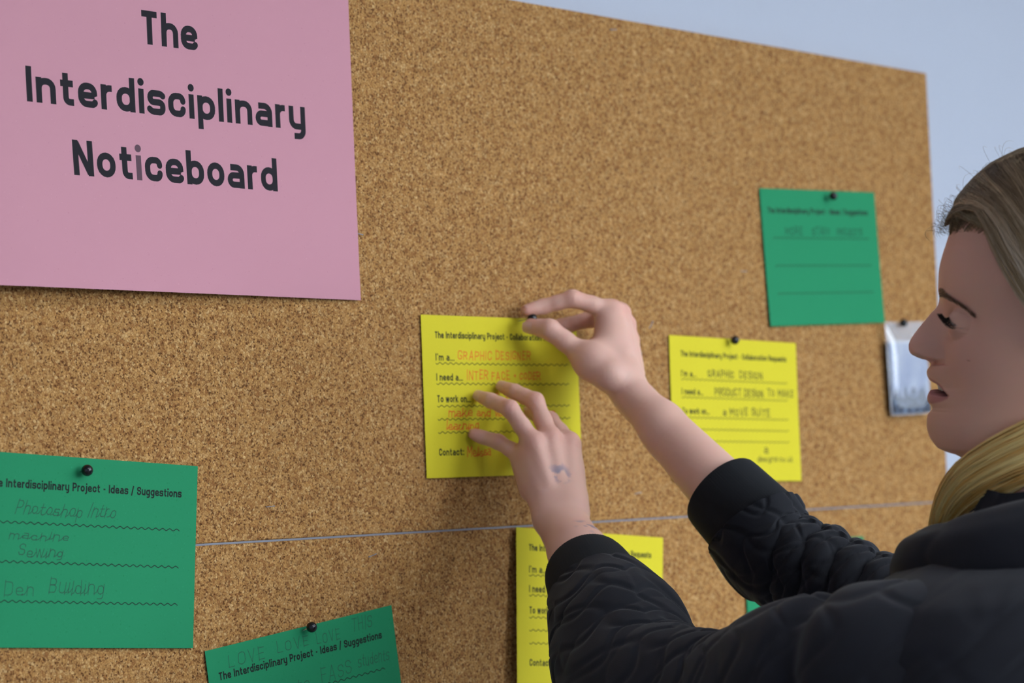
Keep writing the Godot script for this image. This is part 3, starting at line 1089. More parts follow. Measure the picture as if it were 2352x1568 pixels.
func face_relief(a: float, b: float, c: float) -> float:
	# cheek, brow and socket
	a += 0.0022 * bell((b - 0.024) / 0.006) * bell((c - 0.026) / 0.016)
	a += 0.0030 * bell((b + 0.014) / 0.013) * bell((c - 0.040) / 0.014)
	a -= 0.0038 * bell((b - 0.008) / 0.0115) * bell((c - 0.030) / 0.0150)
	a -= 0.0022 * bell((b + 0.040) / 0.010) * bell((c - 0.032) / 0.008)
	# nose, lips and chin: what the profile has beyond the base
	var out := table(profile, b) - table(face_base, b)
	var wide := 0.010
	var pw := 2.0
	if b > -0.0255 and b < 0.03:
		wide = lerpf(0.0165, 0.0078, smoothstep(-0.016, 0.012, b))
		pw = lerpf(3.6, 2.0, smoothstep(-0.018, 0.002, b))
		if b < -0.020:
			wide = lerpf(0.0165, 0.012, smoothstep(-0.020, -0.0250, b))
	elif b <= -0.0255 and b > -0.0600:
		wide = 0.0225
		pw = 2.6
	elif b <= -0.0600:
		wide = 0.019
		pw = 2.0
	a += out * exp(-pow(c / wide, pw))
	# wing of the nose and nostril
	a += 0.0052 * bell((b + 0.0165) / 0.0058) * bell((c - 0.0140) / 0.0036)
	a -= 0.0032 * bell((b + 0.0165) / 0.0070) * bell((c - 0.0200) / 0.0028)
	a -= 0.0095 * bell((b + 0.0212) / 0.0022) * bell((c - 0.0085) / 0.0038)
	# fold from the nose to the mouth
	a -= 0.0010 * bell((b + 0.030 + (c - 0.022) * 1.4) / 0.006) * bell((c - 0.024) / 0.006)
	# lids over the eyeball, and the opening between them
	var y := b - 0.0050
	var x := c - 0.0310
	var rr := 0.0134 * 0.0134 - y * y - x * x
	if rr > 0.0:
		var lid := EYE_A + sqrt(rr)
		var k := maxf(0.0, 0.004 - absf(a - lid)) / 0.004
		a = maxf(a, lid) + k * k * 0.001
	a -= 0.0009 * bell((b - 0.0150 + pow((c - 0.031) / 0.017, 2.0) * 0.005) / 0.0011) * bell((c - 0.032) / 0.013)
	if eye_gap(b, c) > 0.0:
		a -= 0.0050
	var m := mouth_gap(b, c)
	if m > 0.0:
		a -= 0.0120 * smoothstep(0.0, 0.0009, m)
	return a


func skin_tone(p: Vector3) -> Color:
	var n := mottle.get_noise_3dv(p * 90.0)
	var n2 := mottle.get_noise_3dv(p * 400.0)
	var c := lin(216, 170, 153)
	return Color(c.r * (1.0 + 0.05 * n + 0.03 * n2), c.g * (1.0 - 0.07 * n + 0.03 * n2), c.b * (1.0 - 0.07 * n + 0.03 * n2))


var mottle := FastNoiseLite.new()


func brow_line(c: float) -> float:
	return table([[0.052, 0.0085], [0.0473, 0.0130], [0.041, 0.0190], [0.0335, 0.0243], [0.022, 0.0282], [0.010, 0.0282]], c)


func face_tone(p: Vector3, f: float) -> Color:
	var col := skin_tone(p) * Color(1.0, 0.93, 0.84)
	var c := absf(p.z)
	var b := p.y
	if f > 1.6 or b > 0.06 or b < -0.085:
		return col
	# rosier cheeks and nose
	col = col.lerp(lin(206, 146, 132), 0.35 * bell((b + 0.018) / 0.02) * bell((c - 0.042) / 0.018) + 0.3 * bell((b + 0.012) / 0.010) * bell(c / 0.014))
	# lips
	var s := c / 0.0285
	if s < 1.0:
		var q := 1.0 - s * s
		var mid := -0.0418 - 0.0065 * pow(c / 0.0265, 1.6)
		var up := mid + 0.0008 + 0.0085 * q * (1.0 - 0.10 * bell(c / 0.004))
		var dn := mid - 0.0008 - 0.0125 * pow(q, 0.8)
		var k := clampf(minf(up - b, b - dn) / 0.0010, 0.0, 1.0)
		col = col.lerp(lin(176, 108, 108), 0.8 * k)
		if mouth_gap(b, c) > 0.0004:
			col = lin(70, 28, 28)
	# a small mole on the cheek
	if Vector2(b + 0.0218, c - 0.047).length() < 0.0008:
		col = lin(160, 112, 94)
	# short brow hair close to the skin
	var th := lerpf(0.0040, 0.0018, smoothstep(0.016, 0.050, c))
	if c > 0.009 and c < 0.049:
		col = col.lerp(lin(124, 92, 74), 0.60 * clampf((th - absf(b - brow_line(c))) / 0.0018, 0.0, 1.0))
	if eye_gap(b, c) > -0.0006 and eye_gap(b, c) < 0.0006 and b > 0.004:
		col = lin(84, 60, 50)
	return col


func head_frame() -> Transform3D:
	var l := Vector3(-0.84546, -0.05816, 0.53086).normalized()
	var u := (Vector3(-0.02109, 0.99691, 0.07562)).normalized()
	var f := l.cross(u).normalized()
	return Transform3D(Basis(f, u, l), HEAD_O + Vector3(0, HY, 0))


func make_head(g: Geo) -> void:
	var tf := head_frame()
	var hs := PackedFloat32Array()
	var b := 0.1365
	while b > -0.175:
		hs.append(b)
		b -= 0.0007 if b < 0.033 and b > -0.064 else (0.0012 if b > -0.098 and b < 0.08 else 0.0024)
	var n := 96
	var first := g.v.size()
	var cols := 2 * n
	for h in hs:
		for j in cols:
			var side := 1.0 if j <= n else -1.0
			var t := (j if j <= n else cols - j) / float(n)
			var f := PI * pow(t, 1.45)
			var p := head_point(h, f, side)
			g.put(tf * p, face_tone(p, f))
	g.rows(hs.size(), cols, first, true, false)
	g.fan(first, cols, tf * Vector3(-0.060, 0.137, 0), face_tone(Vector3(-0.060, 0.137, 0), 2.0), true)


# ---------------------------------------------------------------- the hands
# joints of the left hand, pressed on the note, and of the right hand, holding a pin; in the board's frame
var lh := {
	"wr": Vector3(-0.0548, -0.1690, 0.1054),
	"p": [Vector3(-0.0507, -0.1109, 0.0591), Vector3(-0.0545, -0.0950, 0.0301), Vector3(-0.0590, -0.0902, 0.0150), Vector3(-0.0660, -0.0868, 0.0102)],
	"r": [Vector3(-0.0497, -0.0976, 0.0700), Vector3(-0.0581, -0.0657, 0.0503), Vector3(-0.0584, -0.0572, 0.0268), Vector3(-0.0560, -0.0526, 0.0108)],
	"m": [Vector3(-0.0311, -0.0946, 0.0740), Vector3(-0.0246, -0.0591, 0.0503), Vector3(-0.0268, -0.0490, 0.0267), Vector3(-0.0250, -0.0439, 0.0108)],
	"i": [Vector3(-0.0112, -0.0991, 0.0780), Vector3(-0.0038, -0.0767, 0.0482), Vector3(0.0028, -0.0706, 0.0270), Vector3(0.0078, -0.0674, 0.0120)],
	"t": [Vector3(-0.0339, -0.1502, 0.0947), Vector3(-0.0108, -0.1273, 0.0640), Vector3(0.0057, -0.1096, 0.0400), Vector3(0.0152, -0.0975, 0.0200)],
}
var rh := {
	"wr": Vector3(0.0568, -0.0534, 0.0944),
	"i": [Vector3(0.0712, 0.0256, 0.0639), Vector3(0.0374, 0.0378, 0.0451), Vector3(0.0198, 0.0315, 0.0235), Vector3(0.0050, 0.0284, 0.0165)],
	"m": [Vector3(0.0835, 0.0235, 0.0620), Vector3(0.0806, 0.0212, 0.0300), Vector3(0.0598, 0.0158, 0.0205), Vector3(0.0435, 0.0148, 0.0145)],
	"r": [Vector3(0.0930, 0.0130, 0.0600), Vector3(0.1056, 0.0084, 0.0278), Vector3(0.0873, -0.0038, 0.0253), Vector3(0.0760, -0.0108, 0.0352)],
	"p": [Vector3(0.0973, -0.0017, 0.0601), Vector3(0.1133, -0.0023, 0.0324), Vector3(0.0997, -0.0102, 0.0312), Vector3(0.0891, -0.0174, 0.0409)],
	"t": [Vector3(0.0330, -0.0370, 0.0900), Vector3(0.0278, -0.0147, 0.0612), Vector3(0.0095, 0.0085, 0.0400), Vector3(0.0040, 0.0130, 0.0215)],
}
var finger_r := {
	"i": [0.0090, 0.0080, 0.0068, 0.0058], "m": [0.0091, 0.0081, 0.0069, 0.0059], "r": [0.0087, 0.0077, 0.0066, 0.0057], "p": [0.0079, 0.0067, 0.0058, 0.0051], "t": [0.0125, 0.0103, 0.0095, 0.0072],
}


func make_hand(g: Geo, hd: Dictionary, elbow: Vector3, is_left: bool) -> void:
	var lo: Vector3 = hd.wr
	var hi := lo
	for k in ["i", "m", "r", "p", "t"]:
		for q in hd[k]:
			lo = lo.min(q)
			hi = hi.max(q)
	var wr: Vector3 = hd.wr
	var arm := (elbow - wr).normalized()
	var past := wr + arm * 0.16
	lo = lo.min(past) - Vector3.ONE * 0.044
	hi = hi.max(past) + Vector3.ONE * 0.044
	var fd := Field.new(lo, hi, 0.0024)
	# across the knuckles, and out of the back of the hand
	var across: Vector3 = (hd.i[0] - hd.p[0]).normalized()
	var along: Vector3 = ((hd.m[0] + hd.r[0]) * 0.5 - wr).normalized()
	var back := across.cross(along).normalized() * (-1.0 if is_left else 1.0)
	if back.dot(Vector3(-0.7, 0.0, 0.7)) < 0.0:
		back = -back
	# forearm: flatter at the wrist, rounder towards the elbow
	var w2 := wr + arm * 0.055
	fd.bone(w2, 0.0250, past, 0.0325, 0.012, 0.88, back)
	fd.bone(wr, 0.0238, w2, 0.0250, 0.012, 0.74, back)
	# palm
	for k in ["p", "r", "m", "i"]:
		var m: Vector3 = hd[k][0]
		var root: Vector3 = wr + across * (0.016 * {"p": -0.8, "r": -0.3, "m": 0.25, "i": 0.75}[k]) + along * 0.008
		fd.bone(root, 0.0118, m - back * 0.003, 0.0100, 0.009)
		fd.bone(root.lerp(m, 0.35) + back * 0.0080, 0.0036, m + back * 0.0052, 0.0042, 0.005)
		fd.bone(root.lerp(m, 0.55) - back * 0.008, 0.0110, m - back * 0.007, 0.0085, 0.012)
	# heel of the thumb and web
	var tc: Vector3 = hd.t[0]
	fd.bone(wr + across * 0.010 + along * 0.010 - back * 0.004, 0.0150, tc.lerp(hd.t[1], 0.55), 0.0150, 0.014)
	fd.bone(tc.lerp(hd.t[1], 0.6), 0.0120, (hd.i[0] as Vector3).lerp(wr, 0.30) - back * 0.006, 0.0090, 0.014)
	for k in ["i", "m", "r", "p", "t"]:
		var r: Array = finger_r[k]
		var q: Array = hd[k]
		var kk := 0.0035
		if k == "t":
			fd.bone(q[0], 0.0140, q[1], r[1] * 1.06, 0.012)
		# knuckle
		fd.ball(q[0] + back * 0.0016, r[0] * 1.04, 0.005)
		for n in range(0 if k != "t" else 1, 3):
			var a: Vector3 = q[n]
			var b: Vector3 = q[n + 1]
			fd.bone(a, r[n] * (1.0 if n == 0 else 1.02), a.lerp(b, 0.5), lerpf(r[n], r[n + 1], 0.5) * 0.93, kk)
			fd.bone(a.lerp(b, 0.5), lerpf(r[n], r[n + 1], 0.5) * 0.93, b, r[n + 1] * (1.03 if n < 2 else 1.0), kk)
	var spots := []
	for k in ["i", "m", "r", "p"]:
		spots.append([hd[k][0] + back * 0.008, 0.010, 0.30])
		spots.append([hd[k][1] + back * 0.006, 0.008, 0.32])
		spots.append([hd[k][3], 0.009, 0.42])
	spots.append([hd.t[3], 0.010, 0.42])
	spots.append([hd.t[2], 0.009, 0.25])
	var rise := Vector3(0, HY, 0)
	var g2 := Geo.new()
	fd.nets(g2, func(p: Vector3) -> Color: return hand_tone(p, spots, is_left))
	for i in g2.v.size():
		g2.v[i] += rise
	g.add(g2)


func hand_tone(p: Vector3, spots: Array, is_left: bool) -> Color:
	var c := skin_tone(p)
	for s in spots:
		var d: float = p.distance_to(s[0]) / s[1]
		if d < 2.0:
			c = c.lerp(lin(208, 138, 124), s[2] * bell(d))
	if is_left:
		# smudged blue ink on the back of the hand and on the wrist
		for s in [[Vector3(-0.0471, -0.1255, 0.0997), 0.0125, 0.0], [Vector3(-0.0720, -0.1734, 0.1525), 0.0150, 3.0], [Vector3(-0.0940, -0.1930, 0.1830), 0.0130, 6.0]]:
			var q: Vector3 = p - s[0]
			var d: float = q.length() / s[1]
			if d < 1.0 and mottle.get_noise_3dv(p * 7000.0 + Vector3.ONE * s[2] * 50.0) > (0.0 if s[2] == 0.0 else 0.1):
				c = c.lerp(lin(106, 114, 140), 0.75 * (1.0 - d * d))
	return c


func fingernail(parent: Node3D, tip: Vector3, before: Vector3, out: Vector3, r: float) -> void:
	# a curved plate on the back of a fingertip
	var d := (tip - before).normalized()
	var u := (out - d * out.dot(d)).normalized()
	var s := d.cross(u)
	var g := Geo.new()
	for i in 7:
		for j in 7:
			var x := i / 6.0
			var a := (j / 6.0 - 0.5) * 1.9
			var w := 1.0 - 0.25 * pow(absf(x - 0.4) / 0.6, 3.0)
			g.put(tip + d * (x * r * 1.75 - r * 1.0) + (s * sin(a * w) + u * cos(a * w)) * (r * (1.05 - 0.22 * maxf(0.0, x - 0.5))) + Vector3(0, HY, 0))
	g.rows(7, 7, 0, false, s.dot(u.cross(d)) > 0.0)
	part("fingernail", g.mesh(), mats.nail, parent)


# ---------------------------------------------------------------- hair
func strand(g: Geo, pts: PackedVector3Array, r: float, root: Color, tip: Color) -> void:
	# a thin three-sided tube that tapers at both ends
	var n := pts.size()
	var first := g.v.size()
	for i in n:
		var d := (pts[mini(i + 1, n - 1)] - pts[maxi(i - 1, 0)]).normalized()
		var x := d.cross(Vector3(0.31, 0.2, 0.93)).normalized()
		var y := d.cross(x)
		var t := i / (n - 1.0)
		var q := r * (0.35 + 0.65 * minf(1.0, minf(t * 6.0 + 0.3, (1.0 - t) * 5.0)))
		var c := root.lerp(tip, smoothstep(0.0, 1.0, t))
		for k in 3:
			var w := TAU * k / 3.0
			g.put(pts[i] + (x * cos(w) + y * sin(w)) * q, c)
	g.rows(n, 3, first, true, true)


func on_skull(p: Vector3, lift: float) -> Vector3:
	# moves a point of the head's frame out to the hair's height above the skull
	var b := clampf(p.y, -0.16, 0.1355)
	var s := head_section(b)
	var mid: float = s[3]
	var ea: float = (s[0] - mid) if p.x > mid else (mid - s[1])
	var q := Vector2((p.x - mid) / maxf(ea, 0.004), p.z / maxf(s[2], 0.004))
	var l := maxf(q.length(), 0.02)
	var up := clampf((p.y - 0.095) / 0.042, 0.0, 1.0)
	var k := (1.0 + lift / maxf(0.03, (ea + s[2]) * 0.5)) / l
	return Vector3(mid + q.x * k * ea, p.y + lift * up, q.y * k * s[2])


func hair_edge(f: float) -> float:
	# height of the hairline at angle f round the head
	return table([[3.2, -0.090], [2.4, -0.070], [1.95, -0.045], [1.70, -0.025], [1.50, 0.004], [1.30, 0.026], [1.12, 0.046], [0.90, 0.066], [0.60, 0.0745], [0.0, 0.0760]], f)


func make_hair(person: Node3D) -> void:
	var tf := head_frame()
	var cap := Geo.new()
	# under-layer close to the skull
	var n := 72
	var m := 46
	for side in [1.0, -1.0]:
		var first := cap.v.size()
		for i in m + 1:
			for j in n + 1:
				var f := PI * j / n
				var lowest := hair_edge(f) + (0.006 if f < 1.3 else 0.0)
				var b := lerpf(0.1364, lowest, pow(i / float(m), 0.8))
				var edge := clampf((b - lowest) / 0.012, 0.0, 1.0)
				var p := head_point(b, f, side)
				var groove := 0.0010 * sin(f * 60.0 + 3.0 * sin(b * 60.0)) + 0.0008 * mottle.get_noise_2d(f * 700.0, b * 300.0)
				var lift := (0.0012 + 0.0058 * edge + groove * edge)
				var o := Vector3(p.x - head_section(b)[3], (b - 0.02) * 0.6, p.z).normalized()
				var k := 0.5 + 0.5 * mottle.get_noise_2d(f * 900.0, b * 80.0)
				cap.put(tf * (p + o * lift), lin(128, 108, 84).lerp(lin(178, 154, 118), k))
		cap.rows(m + 1, n + 1, first, false, side < 0.0)
	var hair := part("hair", cap.mesh(), mats.hair, person, "blonde hair with darker roots")
	var g := Geo.new()
	var r := RandomNumberGenerator.new()
	r.seed = 40
	# from the parting down over the temples and back behind the ears
	for side in [1.0, -1.0]:
		for i in (2600 if side > 0.0 else 1100):
			var s := r.randf()
			var start := Vector3(lerpf(0.036, -0.095, s), 0.0, 0.0)
			start.y = 0.076 + 0.0605 * sin(clampf((0.040 - start.x) / 0.100, 0.0, 1.0) * PI * 0.5) - maxf(0.0, -0.06 - start.x) * 0.25
			start.z = side * (0.003 + 0.006 * r.randf())
			var spread := r.randf()
			var mid1 := Vector3(lerpf(0.014, -0.085, s) + 0.006 * r.randf(), lerpf(0.088, 0.096, s), side * lerpf(0.050, 0.062, s))
			var mid2 := Vector3(lerpf(-0.012, -0.100, s), lerpf(0.030, 0.040, s) + 0.012 * (spread - 0.5), side * 0.073)
			var fin := Vector3(lerpf(-0.060, -0.115, s), lerpf(-0.030, -0.015, s) - 0.02 * spread, side * lerpf(0.068, 0.045, s))
			var end := Vector3(-0.085 - 0.02 * s, -0.075 - 0.02 * spread, side * 0.045)
			var lift := 0.0058 + 0.0062 * r.randf()
			var wob := r.randf_range(-1, 1)
			var pts := PackedVector3Array()
			for k in 17:
				var t := k / 16.0
				var p: Vector3 = curve([start, mid1, mid2, fin, end], t)
				p += Vector3(0.0016 * sin(t * 9.0 + wob * 4.0), 0, 0.0) * t
				pts.append(tf * on_skull(p, lift * (0.50 + 0.50 * minf(1.0, t * 5.0))))
			var tone := clampf(0.5 + 1.5 * mottle.get_noise_2d(s * 1500.0, side * 50.0 + lift * 9000.0) + 0.30 * r.randf_range(-1, 1), 0.0, 1.0)
			strand(g, pts, 0.00026 + 0.0003 * r.randf(), lin(132, 107, 82).lerp(lin(216, 184, 141), tone), lin(232, 201, 150).lerp(lin(241, 237, 229), tone))
	# down the back of the head
	for i in 2200:
		var z := r.randf_range(-1.0, 1.0)
		var drop := r.randf()
		var lift := 0.0055 + 0.0065 * r.randf()
		var pts := PackedVector3Array()
		var path := [Vector3(-0.070 - 0.030 * r.randf(), 0.131 - 0.012 * absf(z), 0.034 * z), Vector3(-0.118, 0.092, 0.066 * z), Vector3(-0.128, 0.030, 0.078 * z), Vector3(-0.118, -0.030, 0.074 * z), Vector3(-0.098, -0.075 - 0.03 * drop, 0.056 * z)]
		for k in 15:
			pts.append(tf * on_skull(curve(path, k / 14.0), lift))
		var tone := clampf(0.5 + 1.5 * mottle.get_noise_2d(z * 900.0, lift * 9000.0) + 0.30 * r.randf_range(-1, 1), 0.0, 1.0)
		strand(g, pts, 0.00030 + 0.0003 * r.randf(), lin(132, 107, 82).lerp(lin(216, 184, 141), tone), lin(232, 201, 150).lerp(lin(241, 237, 229), tone))
	# fine flyaway hair round the forehead and the crown
	for i in 170:
		var f := pow(r.randf(), 1.2) * 2.6
		var side := 1.0 if r.randf() < 0.7 else -1.0
		var b := r.randf_range(0.0, 1.0)
		var y := lerpf(hair_edge(f) + 0.002, 0.134, b * 0.9)
		var p := head_point(y, f, side)
		p = on_skull(p, 0.006)
		var o := Vector3(p.x + 0.045, p.y - 0.03, p.z * 0.7).normalized()
		var w := Vector3(r.randf_range(-1, 1), r.randf_range(-0.6, 1), r.randf_range(-1, 1)).normalized()
		var l := r.randf_range(0.006, 0.020)
		var pts := PackedVector3Array()
		for k in 7:
			var t := k / 6.0
			pts.append(tf * (p + o * (l * 0.55 * sin(t * 2.2)) + w * (l * t) + Vector3(-0.5, -0.4, 0) * (l * t * t)))
		strand(g, pts, 0.00010, lin(130, 112, 88), lin(186, 170, 136))
	# roots all along the hairline, combed up and back into the rest
	for side in [1.0, -1.0]:
		for i in (800 if side > 0.0 else 300):
			var f := 1.25 * r.randf()
			var y := hair_edge(f) - 0.004 + 0.024 * r.randf()
			var p := head_point(y, f, side)
			var back := Vector3(p.x - 0.022 - 0.016 * f, p.y + lerpf(0.016, 0.002, f / 1.25), p.z + side * 0.010 * (1.0 - f * 0.6))
			var fin := Vector3(back.x - 0.030, back.y - lerpf(0.010, 0.040, f / 1.25), back.z + side * 0.016)
			var end := Vector3(fin.x - 0.030, fin.y - 0.045, side * 0.074)
			var lift := 0.0040 + 0.0060 * r.randf()
			var pts := PackedVector3Array()
			for k in 13:
				var t := k / 12.0
				pts.append(tf * on_skull(curve([p, back, fin, end], t), lerpf(0.0003, lift, minf(1.0, t * 2.2))))
			var tone := clampf(0.5 + 1.5 * mottle.get_noise_2d(f * 1200.0, 70.0 * side) + 0.3 * r.randf_range(-1, 1), 0.0, 1.0)
			strand(g, pts, 0.00014 + 0.0002 * r.randf(), lin(132, 107, 82).lerp(lin(202, 169, 127), tone), lin(182, 154, 117).lerp(lin(241, 237, 195), tone))
	# short fuzz at the front of the hairline
	for i in 230:
		var f := r.randf_range(0.0, 0.8)
		var p := on_skull(head_point(0.0745 + r.randf_range(-0.002, 0.020), f, 1.0 if i % 3 else -1.0), 0.003)
		var l := r.randf_range(0.004, 0.016)
		var pts := PackedVector3Array()
		var w := r.randf_range(-1, 1)
		var q := r.randf_range(0.1, 1.0)
		for k in 7:
			var t := k / 6.0
			pts.append(tf * (p + Vector3(l * sin(t * (1.4 + q)) * (0.4 + 0.6 * q), l * ((0.9 - 0.6 * q) * sin(t * 2.4) - 0.7 * q * t * t), l * w * 0.6 * t)))
		strand(g, pts, 0.00012, lin(110, 92, 72), lin(150, 130, 102))
	part("strands", g.mesh(), mats.hair, hair)
	# the long lock brought forward over the shoulder
	var lock := Geo.new()
	for i in 1900:
		var u := r.randf() * 2.0 - 1.0
		var w := sqrt(r.randf())
		var an := r.randf() * TAU
		var dx := cos(an) * w
		var dy := sin(an) * w
		var path := [
			Vector3(-0.090, -0.035, 0.050) + Vector3(0.010 * dy, 0.020 * dx, 0.014 * dy),
			Vector3(-0.062, -0.073, 0.060) + Vector3(0.006 * dx, 0.024 * dx, 0.014 * dy),
			Vector3(-0.017, -0.090, 0.058) + Vector3(0.004 * dx, 0.023 * dx, 0.015 * dy),
			Vector3(0.022, -0.113, 0.047) + Vector3(0.010 * dx, 0.017 * dx, 0.014 * dy),
			Vector3(0.040, -0.136, 0.036) + Vector3(0.010 * dx, 0.008 * dx, 0.011 * dy),
			Vector3(0.047, -0.165, 0.028) + Vector3(0.008 * dx, 0.012 * u, 0.009 * dy),
		]
		var ph := r.randf() * TAU
		var pts := PackedVector3Array()
		for k in 19:
			var t := k / 18.0
			var p: Vector3 = curve(path, t)
			p += Vector3(0, 0.0012 * sin(t * 8.0 + ph), 0.0010 * cos(t * 7.0 + ph))
			pts.append(tf * p)
		var tone := clampf(0.5 + 1.6 * mottle.get_noise_2d(dx * 260.0, dy * 260.0) + 0.25 * r.randf_range(-1, 1), 0.0, 1.0)
		strand(lock, pts, 0.00028 + 0.00035 * r.randf(), lin(236, 192, 111).lerp(lin(255, 235, 169), tone), lin(240, 192, 99).lerp(lin(255, 233, 158), tone))
	var core := [Vector3(-0.090, -0.035, 0.048), Vector3(-0.062, -0.073, 0.056), Vector3(-0.017, -0.090, 0.054), Vector3(0.022, -0.113, 0.043), Vector3(0.040, -0.136, 0.033), Vector3(0.047, -0.165, 0.025)]
	for k in core.size():
		core[k] = tf * core[k]
	tube(lock, core, [0.012, 0.017, 0.017, 0.0135, 0.009, 0.006], 60, 40, func(_s: float, a: float, _t: float) -> float: return 0.0012 * sin(a * 13.0), lin(240, 204, 132))
	# a few loose ends
	for i in 14:
		var k0 := r.randf()
		var path := [Vector3(-0.030, -0.105, 0.066), Vector3(0.010, -0.128, 0.060), Vector3(0.040, -0.143 - 0.008 * k0, 0.045), Vector3(0.060 + 0.012 * k0, -0.148 - 0.010 * k0, 0.036)]
		var pts := PackedVector3Array()
		for k in 13:
			pts.append(tf * (curve(path, k / 12.0) as Vector3 + Vector3(0, 0.002 * r.randf(), 0)))
		strand(lock, pts, 0.0003, lin(190, 168, 120), lin(216, 200, 160))
	part("lock", lock.mesh(), mats.hair, hair, "long blonde lock brought forward under the chin")


# ---------------------------------------------------------------- clothes
func quilt(s: float, w: float, cell: float) -> float:
	# padded lozenges between wavy seams: 0 on a seam, 1 in the middle of a pad
	var a := absf(sin(PI * (s + 0.30 * cell * sin(w * PI / cell)) / cell))
	var b := absf(sin(PI * (s * 0.5 + w * 0.62 + 0.20 * cell * sin(s * PI / cell)) / cell))
	return minf(1.0, minf(a, b) * 2.2)


func cloth_fold(s: float, a: float, sd: float) -> float:
	return mottle.get_noise_3d(s * 420.0 + sd, cos(a) * 38.0, sin(a) * 38.0)


func ring_fold(s: float, a: float, sd: float, pitch: float) -> float:
	# folds that run round the sleeve
	var n := mottle.get_noise_3d(s * 120.0 + sd, cos(a) * 30.0, sin(a) * 30.0)
	return pow(absf(sin(PI * s / pitch + n * 3.6 + 0.9 * sin(a + sd) + 0.4 * sin(2.0 * a - sd))), 0.55) * (0.75 + 0.5 * mottle.get_noise_2d(s * 260.0 + sd * 9.0, a * 20.0))


func make_person() -> void:
	mottle.seed = 12
	mottle.frequency = 0.01
	mottle.fractal_octaves = 3
	mats.skin = tinted(0.52, 0.42)
	mats.skin.subsurf_scatter_enabled = true
	mats.skin.subsurf_scatter_strength = 0.12
	mats.nail = material(srgb(214, 170, 158), 0.3)
	mats.hair = tinted(0.42, 0.4)
	mats.hair.backlight_enabled = true
	mats.hair.backlight = Color(0.85, 0.85, 0.85)
	mats.jacket = material(srgb(29, 30, 35), 0.8, 0.25)
	mats.jacket.rim_enabled = true
	mats.jacket.rim = 0.35
	mats.jacket.rim_tint = 0.3
	mats.jacket.heightmap_enabled = true
	mats.jacket.heightmap_texture = noise_tex(0.35, 256)
	mats.jacket.heightmap_scale = 0.02
	mats.jacket.uv1_triplanar = true
	mats.jacket.uv1_scale = Vector3(12, 12, 12)
	mats.rib = material(srgb(27, 29, 32), 0.85, 0.25)
	mats.rib.rim_enabled = true
	mats.rib.rim = 0.3
	mats.denim = material(srgb(40, 46, 62), 0.85, 0.3)
	mats.shoe = material(srgb(30, 30, 32), 0.5)
	mats.sole = material(srgb(210, 208, 202), 0.6)
	var person := thing("person", "person in a black quilted jacket with blonde hair pinning up a yellow note", "person", Vector3.ZERO)
	var up := Vector3(0, HY, 0)
	# ---- body
	var g := Geo.new()
	make_head(g)
	var el := Vector3(-0.165, -0.300, 0.300)
	var er := Vector3(0.045, -0.207, 0.275)
	var sl := Vector3(-0.195, -0.250, 0.555)
	var sr := Vector3(0.105, -0.250, 0.540)
	make_hand(g, lh, el, true)
	make_hand(g, rh, er, false)
	var fd := Field.new(Vector3(-0.34, -1.50, 0.20), Vector3(0.26, -0.10, 0.80), 0.014)
	fd.bone(lh.wr + (el - lh.wr) * 0.6, 0.030, el, 0.036, 0.02)
	fd.bone(rh.wr + (er - rh.wr) * 0.6, 0.030, er, 0.036, 0.02)
	var bl := Vector3(-0.180, -0.300, 0.555)
	var br := Vector3(0.080, -0.312, 0.555)
	fd.bone(el + Vector3(0, -0.010, 0.012), 0.034, bl, 0.046, 0.02)
	fd.bone(er + Vector3(0.006, -0.016, 0.022), 0.027, br, 0.034, 0.02)
	fd.bone(Vector3(-0.04, -0.14, 0.60), 0.052, Vector3(-0.045, -0.25, 0.605), 0.058, 0.03)
	fd.bone(bl.lerp(br, 0.15), 0.050, bl.lerp(br, 0.85), 0.050, 0.05)
	fd.bone(Vector3(-0.10, -0.32, 0.60), 0.09, Vector3(0.01, -0.32, 0.60), 0.09, 0.06)
	fd.bone(Vector3(-0.045, -0.34, 0.60), 0.12, Vector3(-0.045, -0.60, 0.61), 0.105, 0.06)
	fd.bone(Vector3(-0.10, -0.72, 0.615), 0.10, Vector3(0.01, -0.72, 0.615), 0.10, 0.06)
	for s in [-1, 1]:
		var hip := Vector3(-0.045 + 0.085 * s, -0.78, 0.61)
		var knee := Vector3(-0.045 + 0.095 * s, -1.09, 0.60)
		var ankle := Vector3(-0.045 + 0.10 * s, -1.46, 0.625)
		fd.bone(hip, 0.078, knee, 0.052, 0.03)
		fd.bone(knee, 0.050, ankle, 0.034, 0.02)
	var g2 := Geo.new()
	fd.nets(g2, func(p: Vector3) -> Color: return skin_tone(p))
	for i in g2.v.size():
		g2.v[i] += up
	g.add(g2)
	part("body", g.mesh(), mats.skin, person)
	# ---- eyes, teeth, lashes
	make_eyes(person)
	make_hair(person)
	for q in [[lh, -1.0], [rh, 1.0]]:
		var hd: Dictionary = q[0]
		for k in ["i", "m", "r", "p", "t"]:
			var j: Array = hd[k]
			var bendy: Vector3 = (j[2] - j[1]).cross(j[3] - j[2])
			var out: Vector3 = bendy.cross(j[3] - j[2]).normalized() * -1.0
			if k == "t":
				out = Vector3(-0.62, -0.40, 0.45) if q[1] > 0.0 else Vector3(0.2, -0.6, 0.6)
			fingernail(person, j[3], j[2], out, finger_r[k][3] * 1.02)
	make_clothes(person, el, er, sl, sr)


